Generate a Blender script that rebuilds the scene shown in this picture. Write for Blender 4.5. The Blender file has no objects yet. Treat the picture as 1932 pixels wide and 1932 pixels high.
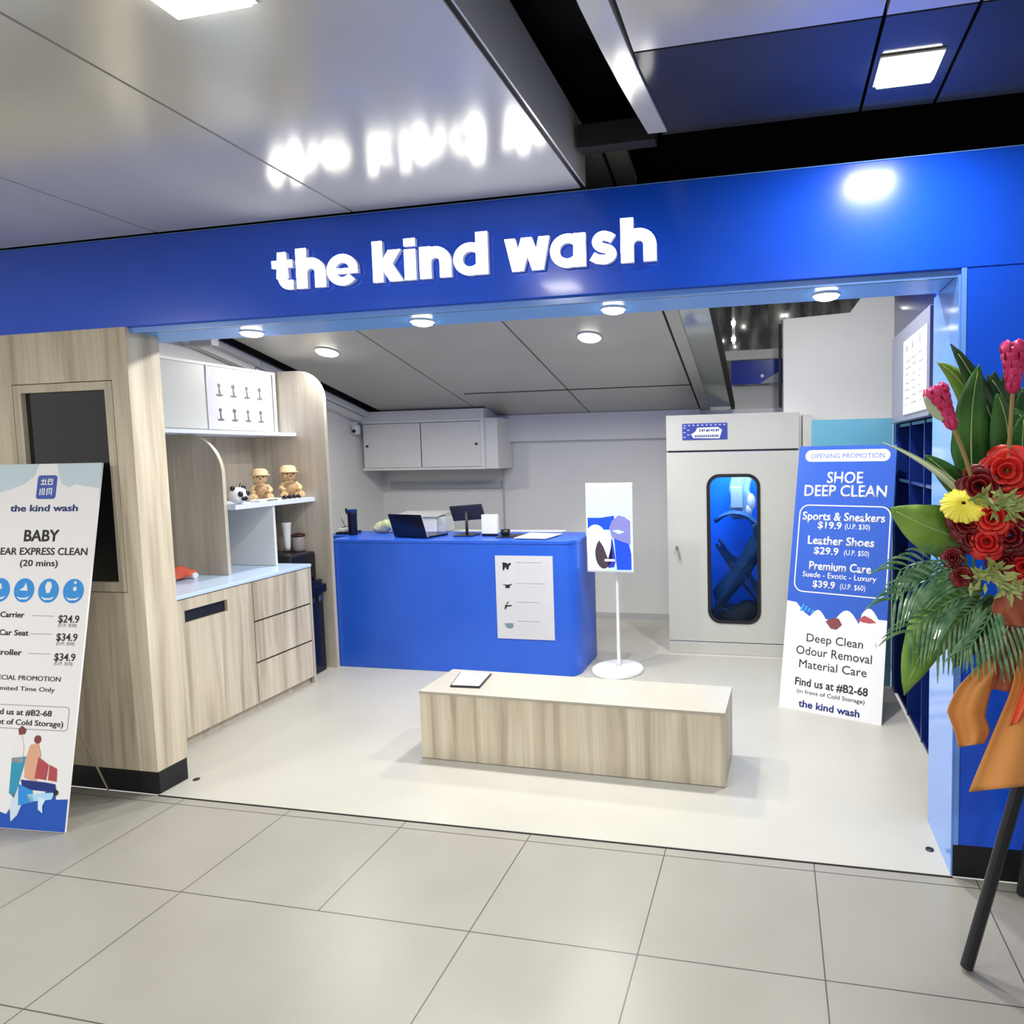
import bpy, bmesh, math, random
from mathutils import Vector, Matrix
random.seed(7)
D = bpy.data
SC = bpy.context.scene
COL = SC.collection
PI = math.pi

# ---------------------------------------------------------------- camera
CX, CY, CZ = -0.6465, -2.5029, 1.6
YAW, PITCH, ROLL, FPX = 0.20173, 0.07087, -0.01968, 1230.13
PX, PY = 966 + 242.34, 966 - 24.21
def _rot():
    cy, sy = math.cos(YAW), math.sin(YAW)
    Rz = Matrix(((cy, sy, 0), (-sy, cy, 0), (0, 0, 1)))
    B = Matrix(((1, 0, 0), (0, 0, -1), (0, 1, 0)))
    cp, sp = math.cos(PITCH), math.sin(PITCH)
    Rx = Matrix(((1, 0, 0), (0, cp, -sp), (0, sp, cp)))
    cr, sr = math.cos(ROLL), math.sin(ROLL)
    Rr = Matrix(((cr, -sr, 0), (sr, cr, 0), (0, 0, 1)))
    return Rr @ Rx @ B @ Rz
RM = _rot()                                     # world -> (right, down, forward)
cam_d = D.cameras.new('camera')
cam = D.objects.new('camera', cam_d)
COL.objects.link(cam)
cw = RM.transposed() @ Matrix(((1, 0, 0), (0, -1, 0), (0, 0, -1)))
cam.matrix_world = Matrix.Translation((CX, CY, CZ)) @ cw.to_4x4()
cam_d.sensor_width = 36
cam_d.lens = FPX / 1932 * 36
cam_d.shift_x = (966 - PX) / 1932
cam_d.shift_y = (PY - 966) / 1932
cam_d.clip_start = 0.05
SC.camera = cam
SC.view_settings.view_transform = 'Standard'
SC.view_settings.look = 'None'
SC.view_settings.gamma = 1
SC.view_settings.use_curve_mapping = False
SC.view_settings.exposure = 0.15
# world: the bright, even light of the mall around the shop
w = D.worlds.new('world'); SC.world = w; w.use_nodes = True
w.node_tree.nodes['Background'].inputs[0].default_value = (1.0, 0.985, 0.96, 1)
w.node_tree.nodes['Background'].inputs[1].default_value = 0.5

def _dir(x, y):
    return RM.transposed() @ Vector(((x - PX) / FPX, (y - PY) / FPX, 1))
def aty(x, y, Y):
    d = _dir(x, y); t = (Y - CY) / d.y
    return Vector((CX, CY, CZ)) + d * t
def atz(x, y, Z=0.0):
    d = _dir(x, y); t = (Z - CZ) / d.z
    return Vector((CX, CY, CZ)) + d * t

# ---------------------------------------------------------------- materials
def mat(name, col, rough=.5, metal=0., emit=0., ecol=None, coat=0., trans=0., ior=1.45, spec=.5, alpha=1.):
    m = D.materials.new(name); m.use_nodes = True
    b = m.node_tree.nodes['Principled BSDF']
    b.inputs['Base Color'].default_value = (*col, 1)
    b.inputs['Roughness'].default_value = rough
    b.inputs['Metallic'].default_value = metal
    b.inputs['Coat Weight'].default_value = coat
    b.inputs['Coat Roughness'].default_value = .08
    b.inputs['Transmission Weight'].default_value = trans
    b.inputs['IOR'].default_value = ior
    b.inputs['Specular IOR Level'].default_value = spec
    b.inputs['Alpha'].default_value = alpha
    if emit:
        b.inputs['Emission Color'].default_value = (*(ecol or col), 1)
        b.inputs['Emission Strength'].default_value = emit
    return m
def noise_mat(name, c1, c2, scale, rough=.5, metal=0., vec=(1, 1, 1), detail=3, bump=0., coat=0., lo=.35, hi=.65, rr=None):
    m = mat(name, c1, rough, metal, coat=coat); nt = m.node_tree; n = nt.nodes; l = nt.links
    b = n['Principled BSDF']
    tc = n.new('ShaderNodeTexCoord'); mp = n.new('ShaderNodeMapping'); mp.inputs['Scale'].default_value = vec
    nz = n.new('ShaderNodeTexNoise'); nz.inputs['Scale'].default_value = scale; nz.inputs['Detail'].default_value = detail
    cr = n.new('ShaderNodeValToRGB')
    cr.color_ramp.elements[0].position = lo; cr.color_ramp.elements[0].color = (*c1, 1)
    cr.color_ramp.elements[1].position = hi; cr.color_ramp.elements[1].color = (*c2, 1)
    l.new(tc.outputs['Object'], mp.inputs[0]); l.new(mp.outputs[0], nz.inputs['Vector'])
    l.new(nz.outputs['Fac'], cr.inputs[0]); l.new(cr.outputs[0], b.inputs['Base Color'])
    if bump:
        bp = n.new('ShaderNodeBump'); bp.inputs['Strength'].default_value = bump
        l.new(nz.outputs['Fac'], bp.inputs['Height']); l.new(bp.outputs[0], b.inputs['Normal'])
    if rr:
        mr = n.new('ShaderNodeMapRange'); mr.inputs['To Min'].default_value = rr[0]; mr.inputs['To Max'].default_value = rr[1]
        l.new(nz.outputs['Fac'], mr.inputs['Value']); l.new(mr.outputs[0], b.inputs['Roughness'])
    return m
def wood_mat(name, c1, c2, c3, rough=.45):
    m = mat(name, c1, rough); nt = m.node_tree; n = nt.nodes; l = nt.links; b = n['Principled BSDF']
    tc = n.new('ShaderNodeTexCoord')
    mp = n.new('ShaderNodeMapping'); mp.inputs['Scale'].default_value = (9, 9, .55)
    nz = n.new('ShaderNodeTexNoise'); nz.inputs['Scale'].default_value = 1.6; nz.inputs['Detail'].default_value = 4; nz.inputs['Distortion'].default_value = .5
    mp2 = n.new('ShaderNodeMapping'); mp2.inputs['Scale'].default_value = (60, 60, 1.6)
    nz2 = n.new('ShaderNodeTexNoise'); nz2.inputs['Scale'].default_value = 1.3; nz2.inputs['Detail'].default_value = 3
    cr = n.new('ShaderNodeValToRGB'); e = cr.color_ramp.elements
    e[0].position = .3; e[0].color = (*c2, 1); e[1].position = .72; e[1].color = (*c3, 1)
    k = e.new(.5); k.color = (*c1, 1)
    mx = n.new('ShaderNodeMix'); mx.data_type = 'RGBA'; mx.blend_type = 'MULTIPLY'; mx.inputs['Factor'].default_value = .35
    mr = n.new('ShaderNodeValToRGB'); mr.color_ramp.elements[0].color = (.7, .68, .64, 1); mr.color_ramp.elements[0].position = .3
    mr.color_ramp.elements[1].color = (1, 1, 1, 1); mr.color_ramp.elements[1].position = .6
    l.new(tc.outputs['Object'], mp.inputs[0]); l.new(mp.outputs[0], nz.inputs['Vector']); l.new(nz.outputs['Fac'], cr.inputs[0])
    l.new(tc.outputs['Object'], mp2.inputs[0]); l.new(mp2.outputs[0], nz2.inputs['Vector']); l.new(nz2.outputs['Fac'], mr.inputs[0])
    l.new(cr.outputs[0], mx.inputs['A']); l.new(mr.outputs[0], mx.inputs['B']); l.new(mx.outputs['Result'], b.inputs['Base Color'])
    return m
def tile_mat():
    m = mat('floor tile', (.5, .49, .45), .3); nt = m.node_tree; n = nt.nodes; l = nt.links; b = n['Principled BSDF']
    geo = n.new('ShaderNodeNewGeometry'); sp = n.new('ShaderNodeSeparateXYZ'); l.new(geo.outputs['Position'], sp.inputs[0])
    def M(op, a, bb, c=None):
        x = n.new('ShaderNodeMath'); x.operation = op
        for i, v in enumerate((a, bb, c)):
            if v is None: continue
            if isinstance(v, (int, float)): x.inputs[i].default_value = v
            else: l.new(v, x.inputs[i])
        return x.outputs[0]
    def line(coord, per, off, hw):
        t = M('ADD', coord, 600 * per - off); t = M('DIVIDE', t, per); t = M('FRACT', t, 0)
        t = M('SUBTRACT', t, .5); t = M('ABSOLUTE', t, 0); return M('GREATER_THAN', t, .5 - hw / per)
    X, Y = sp.outputs[0], sp.outputs[1]
    lx = line(X, .58, -.50, .0022)
    ly = line(Y, .522, -.052, .0022)
    skip = M('MULTIPLY', M('LESS_THAN', M('ABSOLUTE', M('ADD', X, 2.24), 0), .1), M('LESS_THAN', Y, -.575))
    lx = M('MULTIPLY', lx, M('SUBTRACT', 1, skip))
    g = M('MAXIMUM', lx, ly)
    nz = n.new('ShaderNodeTexNoise'); nz.inputs['Scale'].default_value = 2.2; nz.inputs['Detail'].default_value = 5
    l.new(geo.outputs['Position'], nz.inputs['Vector'])
    cr = n.new('ShaderNodeValToRGB'); cr.color_ramp.elements[0].position = .3; cr.color_ramp.elements[1].position = .7
    cr.color_ramp.elements[0].color = (.27, .26, .23, 1); cr.color_ramp.elements[1].color = (.30, .29, .26, 1)
    l.new(nz.outputs['Fac'], cr.inputs[0])
    mx = n.new('ShaderNodeMix'); mx.data_type = 'RGBA'; l.new(g, mx.inputs['Factor']); l.new(cr.outputs[0], mx.inputs['A'])
    mx.inputs['B'].default_value = (.07, .068, .06, 1)
    l.new(mx.outputs['Result'], b.inputs['Base Color'])
    mr = n.new('ShaderNodeMapRange'); mr.inputs['To Min'].default_value = .24; mr.inputs['To Max'].default_value = .42
    l.new(nz.outputs['Fac'], mr.inputs['Value']); l.new(mr.outputs[0], b.inputs['Roughness'])
    return m

TILE = tile_mat()
WHITEFLOOR = noise_mat('white vinyl floor', (.42, .41, .37), (.455, .445, .405), 1.5, .38, rr=(.3, .45))
BEIGEFLOOR = noise_mat('beige vinyl floor', (.52, .50, .44), (.58, .56, .50), 2, .35)
BLUE = noise_mat('blue laminate', (.006, .085, .74), (.008, .095, .80), 3, .25, coat=.2)
BLUEC = noise_mat('blue counter laminate', (.016, .105, .62), (.020, .12, .68), 2, .38, coat=.2)
BLUEL = mat('pale blue gloss edge', (.15, .34, .86), .22, coat=.4)
SOFF = mat('light blue soffit', (.11, .36, .92), .35)
NAVY = mat('navy gloss', (.003, .008, .075), .2, coat=.3)
NAVYL = mat('navy shelf edge', (.006, .022, .16), .3)
WOOD = wood_mat('pale ash woodgrain', (.60, .53, .41), (.40, .345, .26), (.70, .64, .52))
WOODS = wood_mat('ash woodgrain sides', (.56, .50, .40), (.44, .385, .30), (.63, .57, .46))
GROOVE = mat('dark groove', (.02, .018, .015), .7)
PLINTH = mat('black plinth', (.008, .008, .012), .35)
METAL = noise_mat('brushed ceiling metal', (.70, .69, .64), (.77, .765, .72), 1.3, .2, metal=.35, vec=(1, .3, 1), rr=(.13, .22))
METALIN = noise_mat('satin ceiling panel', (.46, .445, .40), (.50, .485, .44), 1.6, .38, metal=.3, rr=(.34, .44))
METALDK = noise_mat('dark gloss ceiling', (.06, .06, .065), (.09, .09, .095), 1.5, .12, metal=.35)
BLACK = mat('black void', (.004, .004, .006), .7, spec=.2)
SEAM = mat('black seam', (.006, .006, .007), .6)
WALLW = noise_mat('white wall paint', (.76, .76, .725), (.79, .79, .755), 2, .5)
WALLB = noise_mat('warm white panel', (.50, .50, .465), (.53, .53, .495), 2, .4)
GREYW = mat('grey paint', (.50, .51, .50), .5)
WHITE = mat('white laminate', (.82, .82, .80), .35)
WHITEB = mat('blue white laminate', (.56, .72, .93), .22)
SHELFW = mat('pale blue shelf', (.72, .78, .93), .35)
PAPER = mat('white paper', (.64, .65, .69), .5)
PRINTW = mat('printed white board', (.80, .80, .83), .45)
PRINTB = mat('printed blue', (.012, .085, .47), .4)
PRINTDB = mat('printed navy', (.01, .03, .20), .5)
PRINTSKY = mat('printed pale sky', (.52, .64, .72), .5)
PRINTAZ = mat('printed azure', (.03, .27, .72), .4)
PRINTK = mat('printed black', (.015, .015, .018), .5)
PRINTG = mat('printed grey', (.30, .30, .33), .5)
PRINTRED = mat('printed brick red', (.42, .07, .08), .5)
PRINTSKIN = mat('printed peach', (.68, .38, .25), .5)
PRINTBRN = mat('printed maroon', (.20, .05, .05), .5)
PRINTTEAL = mat('printed teal', (.03, .30, .48), .5)
LILAC = mat('printed lilac', (.55, .57, .82), .5)
TEAL = mat('teal glass panel', (.13, .36, .48), .12, coat=.4)
BGLASS = mat('black glass', (.004, .004, .005), .05, coat=.5)
GLASS = mat('clear glass', (.9, .95, .95), .02, trans=1., ior=1.2)
GLASSBL = mat('blue tinted glass', (.55, .75, 1.0), .02, trans=1., ior=1.15)
RUBBER = mat('black rubber', (.008, .008, .01), .5)
PLBLK = mat('black plastic', (.012, .012, .016), .3)
PLNAVY = mat('dark navy plastic', (.004, .006, .022), .25)
PLGREY = mat('charcoal plastic', (.035, .035, .04), .35)
STEEL = mat('steel', (.5, .5, .5), .25, metal=1.)
WPLAST = mat('white plastic', (.78, .79, .80), .3)
PLUSH = noise_mat('tan plush', (.55, .37, .19), (.68, .49, .28), 60, .9, bump=.4)
PLUSHD = noise_mat('brown plush', (.34, .22, .11), (.46, .30, .16), 60, .9, bump=.4)
PLUSHP = mat('cream pink cloth', (.72, .52, .42), .8)
LAMP = mat('lamp diffuser', (1, 1, .96), .4, emit=14, ecol=(1, .98, .90))
LAMPB = mat('bright lamp panel', (1, 1, .96), .4, emit=10, ecol=(1, .99, .93))
LETTER = mat('lit white letter', (1, 1, 1), .4, emit=3.2, ecol=(1, 1, 1))
LETTERS = mat('letter side', (.55, .58, .72), .4, emit=.12, ecol=(.45, .55, 1))
CAR = noise_mat('orange red toy', (.55, .06, .02), (.68, .12, .04), 12, .3, coat=.4)
OLIVE = noise_mat('olive green bag', (.42, .45, .22), (.62, .63, .42), 25, .6)
LEAF = noise_mat('green leaf', (.02, .10, .018), (.05, .19, .03), 9, .32, coat=.25)
LEAFD = noise_mat('dark green leaf', (.012, .055, .018), (.03, .11, .03), 9, .3, coat=.3)
LEAFY = noise_mat('yellow green leaf', (.11, .26, .03), (.24, .40, .07), 8, .35, coat=.2)
LEAFP = noise_mat('pale leaf underside', (.38, .48, .30), (.55, .62, .45), 8, .4)
RIB = mat('pale leaf rib', (.45, .58, .28), .5)
PALM = noise_mat('palm leaflet', (.04, .17, .06), (.22, .40, .22), 30, .28, coat=.4)
ROSE = noise_mat('bright red petal', (.58, .012, .012), (.72, .04, .03), 14, .4)
ROSED = noise_mat('dark red petal', (.11, .004, .008), (.24, .008, .015), 14, .35)
YEL = noise_mat('yellow petal', (.85, .74, .05), (.9, .82, .16), 10, .5)
PINK = noise_mat('magenta bract', (.58, .02, .12), (.75, .06, .22), 16, .4)
PINKL = mat('pink tip', (.75, .18, .50), .5)
SPRIG = noise_mat('lime sprig', (.22, .30, .07), (.42, .48, .18), 20, .5)
WRAP = noise_mat('orange wrapping paper', (.62, .24, .055), (.72, .31, .09), 3, .42)
WRAPD = noise_mat('brown satin ribbon', (.26, .055, .025), (.38, .10, .05), 5, .35)
WRAPR = mat('coral lining', (.75, .12, .05), .5)

# ---------------------------------------------------------------- mesh helpers
FR = {}
class MB:
    def __init__(s): s.bm = bmesh.new(); s.mi = 0
    def _tag(s, fs):
        for f in fs: f.material_index = s.mi
    def poly(s, pts):
        f = s.bm.faces.new([s.bm.verts.new(p) for p in pts]); f.material_index = s.mi; return s
    def box(s, a, b, M=None):
        x0, y0, z0 = a; x1, y1, z1 = b
        vs = [(x0, y0, z0), (x1, y0, z0), (x1, y1, z0), (x0, y1, z0), (x0, y0, z1), (x1, y0, z1), (x1, y1, z1), (x0, y1, z1)]
        v = [s.bm.verts.new(M @ Vector(p) if M else p) for p in vs]
        s._tag([s.bm.faces.new([v[i] for i in q]) for q in ((0, 3, 2, 1), (4, 5, 6, 7), (0, 1, 5, 4), (1, 2, 6, 5), (2, 3, 7, 6), (3, 0, 4, 7))]); return s
    def prism(s, pts, axis, a, b):
        """pts 2D outline extruded along axis ('x','y','z') from a to b"""
        def P(p, t):
            return {'x': (t, p[0], p[1]), 'y': (p[0], t, p[1]), 'z': (p[0], p[1], t)}[axis]
        A = [s.bm.verts.new(P(p, a)) for p in pts]; B = [s.bm.verts.new(P(p, b)) for p in pts]; n = len(pts)
        fs = [s.bm.faces.new(A), s.bm.faces.new(list(reversed(B)))]
        for i in range(n):
            fs.append(s.bm.faces.new((A[i], B[i], B[(i + 1) % n], A[(i + 1) % n])))
        s._tag(fs); return s
    def rings(s, rings, cap=True):
        R = [[s.bm.verts.new(p) for p in r] for r in rings]; fs = []
        for a, b in zip(R, R[1:]):
            n = len(a)
            for i in range(n): fs.append(s.bm.faces.new((a[i], a[(i + 1) % n], b[(i + 1) % n], b[i])))
        if cap:
            fs.append(s.bm.faces.new(list(reversed(R[0])))); fs.append(s.bm.faces.new(R[-1]))
        s._tag(fs); return s
    def lathe(s, prof, c=(0, 0, 0), n=24, sx=1, sy=1):
        return s.rings([[(c[0] + r * sx * math.cos(2 * PI * i / n), c[1] + r * sy * math.sin(2 * PI * i / n), c[2] + z) for i in range(n)] for r, z in prof])
    def tube(s, pts, rad, n=8):
        pts = [Vector(p) for p in pts]; rr = rad if isinstance(rad, (list, tuple)) else [rad] * len(pts); out = []
        up = Vector((0, 0, 1)); 
        for i, p in enumerate(pts):
            d = (pts[min(i + 1, len(pts) - 1)] - pts[max(i - 1, 0)]).normalized()
            if abs(d.dot(up)) > .95: up = Vector((0, 1, 0)) if abs(d.y) < .9 else Vector((1, 0, 0))
            x = d.cross(up).normalized(); y = d.cross(x).normalized(); up = -y if y.dot(up) < 0 else y
            y = d.cross(x).normalized()
            out.append([p + (x * math.cos(2 * PI * k / n) + y * math.sin(2 * PI * k / n)) * rr[i] for k in range(n)])
        return s.rings(out)
    def ell(s, c, r, n=16, m=10, M=None):
        r = (r, r, r) if isinstance(r, (int, float)) else r; c = Vector(c)
        L = []
        for j in range(1, m):
            t = PI * j / m
            L.append([Vector((r[0] * math.sin(t) * math.cos(2 * PI * i / n), r[1] * math.sin(t) * math.sin(2 * PI * i / n), -r[2] * math.cos(t))) for i in range(n)])
        L = [[c + (M @ p if M else p) for p in q] for q in L]
        R = [[s.bm.verts.new(p) for p in q] for q in L]; fs = []
        for a, b in zip(R, R[1:]):
            for i in range(n): fs.append(s.bm.faces.new((a[i], a[(i + 1) % n], b[(i + 1) % n], b[i])))
        lo = s.bm.verts.new(c + (M @ Vector((0, 0, -r[2])) if M else Vector((0, 0, -r[2])))); hi = s.bm.verts.new(c + (M @ Vector((0, 0, r[2])) if M else Vector((0, 0, r[2]))))
        for i in range(n):
            fs.append(s.bm.faces.new((lo, R[0][(i + 1) % n], R[0][i]))); fs.append(s.bm.faces.new((hi, R[-1][i], R[-1][(i + 1) % n])))
        s._tag(fs); return s
    def grid(s, rows):
        R = [[s.bm.verts.new(p) for p in r] for r in rows]; fs = []
        for a, b in zip(R, R[1:]):
            for i in range(len(a) - 1): fs.append(s.bm.faces.new((a[i], a[i + 1], b[i + 1], b[i])))
        s._tag(fs); return s

def setp(o, label=None, cat=None, group=None, kind=None):
    if label: o['label'] = label
    if cat: o['category'] = cat
    if group: o['group'] = group
    if kind: o['kind'] = kind
    return o
def build(name, mb, m, parent=None, bevel=0, smooth=False, solid=0, sub=0, label=None, recalc=True, kind=None, remesh=0):
    bm = mb.bm
    if recalc: bmesh.ops.recalc_face_normals(bm, faces=bm.faces)
    if parent is not None: off = FR.get(parent.name, Vector((0, 0, 0)))
    else:
        vs = [v.co for v in bm.verts]
        off = Vector(((min(v.x for v in vs) + max(v.x for v in vs)) / 2, (min(v.y for v in vs) + max(v.y for v in vs)) / 2, min(v.z for v in vs)))
    for v in bm.verts: v.co -= off
    me = D.meshes.new(name); bm.to_mesh(me); bm.free()
    for mm in (m if isinstance(m, (list, tuple)) else [m]): me.materials.append(mm)
    o = D.objects.new(name, me); COL.objects.link(o)
    if parent is not None: o.parent = parent
    else: o.location = off
    FR[o.name] = off
    if smooth:
        for p in me.polygons: p.use_smooth = True
    if remesh:
        r = o.modifiers.new('r', 'REMESH'); r.mode = 'VOXEL'; r.voxel_size = remesh; r.use_smooth_shade = True
        sm = o.modifiers.new('s', 'SMOOTH'); sm.iterations = 3
    if solid:
        md = o.modifiers.new('so', 'SOLIDIFY'); md.thickness = solid; md.offset = 0
    if sub:
        md = o.modifiers.new('su', 'SUBSURF'); md.levels = sub; md.render_levels = sub
    if bevel:
        md = o.modifiers.new('b', 'BEVEL'); md.width = bevel; md.segments = 3; md.limit_method = 'ANGLE'; md.angle_limit = .6
        md.harden_normals = False
    if label: o['label'] = label
    if kind: o['kind'] = kind
    return o
def thing(name, label, cat, loc=(0, 0, 0), group=None, rot=None):
    e = D.objects.new(name, None); COL.objects.link(e); e.empty_display_size = .05
    e.location = loc
    if rot is not None:
        e.rotation_euler = rot; FR[e.name] = Vector((0, 0, 0))      # local frame
    else: FR[e.name] = Vector(loc)                                   # world frame
    return setp(e, label, cat, group)
def struct(name, mb, m, **k):
    return setp(build(name, mb, m, **k), kind='structure')
def copy_tree(o, parent=None):
    c = o.copy(); COL.objects.link(c)
    if parent is not None: c.parent = parent
    for ch in list(o.children): copy_tree(ch, c)
    return c
def curve_mesh(cu):
    o = D.objects.new('tmp', cu); COL.objects.link(o)
    bpy.context.view_layer.update()
    dg = bpy.context.evaluated_depsgraph_get()
    me = D.meshes.new_from_object(o.evaluated_get(dg), depsgraph=dg)
    D.objects.remove(o); D.curves.remove(cu); return me
def text_obj(parent, s, cx, z0, z1, width, m, y=-.001, bold=0., name='lettering', M=None, depth=.0006, left=False):
    """writing in the local XZ plane facing -Y, fitted to width and to the height z0..z1 of a capital"""
    cu = D.curves.new('t', 'FONT'); cu.body = s; cu.size = 1; cu.extrude = .0; cu.offset = bold; cu.resolution_u = 3
    me = curve_mesh(cu)
    xs = [v.co.x for v in me.vertices]; x0, x1 = min(xs), max(xs)
    h = .729; kz = (z1 - z0) / h; kx = width / (x1 - x0)
    bm = bmesh.new(); bm.from_mesh(me); D.meshes.remove(me)
    off = FR.get(parent.name, Vector()) 
    for v in bm.verts:
        X = (cx if left else cx - width / 2) + (v.co.x - x0) * kx
        p = Vector((X, y, z0 + v.co.y * kz))
        v.co = (M @ p if M else p)
    mb = MB(); mb.bm.free(); mb.bm = bm
    for f in bm.faces: f.material_index = 0
    r = bmesh.ops.extrude_face_region(bm, geom=bm.faces[:])
    d = (M.to_3x3() @ Vector((0, depth, 0))) if M else Vector((0, depth, 0))
    bmesh.ops.translate(bm, verts=[g for g in r['geom'] if isinstance(g, bmesh.types.BMVert)], vec=d)
    return build(name, mb, m, parent)
def holed_plate(outer, inner, y0, y1):
    """plate in the XZ plane with a hole, via a filled 2D curve"""
    cu = D.curves.new('h', 'CURVE'); cu.dimensions = '2D'; cu.fill_mode = 'BOTH'; cu.extrude = abs(y1 - y0) / 2
    for pl in (outer, inner):
        sp = cu.splines.new('POLY'); sp.points.add(len(pl) - 1); sp.use_cyclic_u = True
        for q, p in zip(sp.points, pl): q.co = (p[0], p[1], 0, 1)
    me = curve_mesh(cu); bm = bmesh.new(); bm.from_mesh(me); D.meshes.remove(me)
    for v in bm.verts: v.co = Vector((v.co.x, (y0 + y1) / 2 + v.co.z, v.co.y))
    for f in bm.faces: f.material_index = 0
    mb = MB(); mb.bm.free(); mb.bm = bm; return mb
def rrect(x0, z0, x1, z1, r, n=8):
    out = []
    for cx, cz, a in ((x1 - r, z1 - r, 0), (x0 + r, z1 - r, 90), (x0 + r, z0 + r, 180), (x1 - r, z0 + r, 270)):
        for i in range(n + 1):
            t = math.radians(a + 90 * i / n); out.append((cx + r * math.cos(t), cz + r * math.sin(t)))
    return out
def circ(cx, cz, r, n=24, sx=1): return [(cx + r * sx * math.cos(2 * PI * i / n), cz + r * math.sin(2 * PI * i / n)) for i in range(n)]
def area_light(name, loc, power, size, color=(1, .98, .93), parent=None, rot=(0, 0, 0), shape='DISK', spread=PI, sy=None):
    ld = D.lights.new(name, 'AREA'); ld.energy = power; ld.size = size; ld.shape = shape; ld.color = color; ld.spread = spread
    if sy: ld.size_y = sy
    o = D.objects.new(name, ld); COL.objects.link(o)
    if parent is not None:
        o.parent = parent; o.location = Vector(loc) - FR[parent.name]
    else: o.location = loc
    o.rotation_euler = rot
    return o

# ================================================================ STRUCTURE
XL = -4.6
struct('floor', MB().box((-8, -8, -.05), (3.5, 0, 0)).box((-8, 0, -.05), (XL - .15, .2, 0)), TILE)
struct('floor_shop', MB().prism([(-3.555, 0), (0, 0), (0, .37), (.12, .37), (.12, 2.5), (XL, 2.5), (XL, .165), (-3.555, .165)], 'z', -.05, .004), WHITEFLOOR)
struct('floor_back', MB().box((XL, 2.5, -.05), (.5, 3.7, .004)), BEIGEFLOOR)
struct('trim_1', MB().box((-3.555, -.006, -.02), (0, 0, .003)), SEAM)
# fascia and soffit over the opening
fa = struct('wall_fascia', MB().box((-8, 0, 2.222), (3.5, .31, 2.612)), BLUE, bevel=.002)
struct('ceiling_soffit', MB().box((-3.7, .03, 2.205), (.0, .305, 2.2215)), SOFF)
struct('trim_2', MB().box((-3.56, .02, 2.196), (0, .03, 2.2215)), BLUEL)
struct('trim_3', MB().box((-3.56, .055, 2.2015), (0, .060, 2.206)), SEAM)
struct('trim_4', MB().box((-8, .0, 2.6125), (3.5, .05, 2.616)), BLUEL)
# wall left of the opening: wood cladding round a recessed screen
kx0, kx1 = -5.9, -3.55
px0, px1, pz0, pz1 = -4.235, -3.645, .985, 1.985
wf = struct('wall_front_left', MB().box((kx0, .0, .115), (px0, .165, 2.222)).box((px1, .0, .115), (kx1, .165, 2.222)).box((px0, .0, pz1), (px1, .165, 2.222)).box((px0, .0, .115), (px1, .165, pz0)), WOOD)
struct('baseboard_left', MB().box((kx0, .008, 0), (kx1 - .002, .16, .115)), PLINTH)
# wall right of the opening
struct('wall_front_right', MB().box((0.0, .004, .125), (3.5, .37, 2.222)), BLUE, bevel=.002)
struct('trim_5', MB().box((-.006, .004, .0), (0, .372, 2.2)), BLUEL)
struct('trim_6', MB().box((.001, -.001, .127), (.018, .004, 2.221)), BLUEL)
struct('baseboard_right', MB().box((0.002, .008, 0), (3.5, .36, .125)), PLINTH)
# inside walls
struct('wall_left', MB().box((XL - .12, .165, -.05), (XL, 3.7, 3.0)), WALLW)
struct('wall_back', MB().box((XL, 3.56, -.05), (-1.28, 3.7, 2.15)).box((-1.28, 3.56, -.05), (.6, 3.7, 1.98)), WALLW)
struct('trim_7', MB().box((-3.31, 3.50, 1.735), (-1.3, 3.56, 1.99)), WALLW)
struct('baseboard_back', MB().box((-4.6, 3.545, 0), (-1.3, 3.56, .06)), GREYW)
struct('trim_8', MB().box((-3.28, 3.548, .004), (-3.262, 3.56, 1.73)), GREYW)
struct('trim_9', MB().box((-4.5, 3.54, 1.28), (-3.29, 3.56, 1.35)), GREYW)
struct('wall_right', MB().box((.12, .37, 1.75), (.6, 2.0, 3.0)).box((.5, .37, -.05), (.6, 2.0, 1.75)).box((.12, .37, 0), (.5, .40, 1.75)), NAVY)
# white wall block on the right with its stepped top
struct('wall_block', MB().prism([(-.565, 0), (.6, 0), (.6, 2.95), (.13, 2.95), (.05, 2.79), (-.07, 2.63), (-.565, 2.61)], 'y', 2.75, 3.2), WALLW)
struct('wall_block_side', MB().box((-.43, 2.5, 0), (-.36, 2.75, 1.86)), WALLB)
# sloping interior ceiling made of panels
def cz(y): return 1.98 + .234 * (3.56 - y)
xs = [-4.385, -3.40, -2.352, -1.305]
for i in range(3):
    a, b = xs[i] + .006, xs[i + 1] - .006
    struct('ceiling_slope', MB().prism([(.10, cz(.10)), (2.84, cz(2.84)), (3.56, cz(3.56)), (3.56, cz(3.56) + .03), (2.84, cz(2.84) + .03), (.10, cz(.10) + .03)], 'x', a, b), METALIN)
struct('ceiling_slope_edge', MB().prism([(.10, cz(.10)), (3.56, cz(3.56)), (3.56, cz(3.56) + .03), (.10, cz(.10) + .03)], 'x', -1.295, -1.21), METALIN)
struct('ceiling_slope_back', MB().prism([(.05, cz(.05) + .05), (3.56, cz(3.56) + .05), (3.56, cz(3.56) + .08), (.05, cz(.05) + .08)], 'x', -4.6, -1.2), SEAM)
struct('trim_10', MB().prism([(2.84, cz(2.84) - .004), (2.85, cz(2.85) - .004), (2.85, cz(2.85) + .01), (2.84, cz(2.84) + .01)], 'x', -3.3, -1.3), SEAM)
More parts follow.
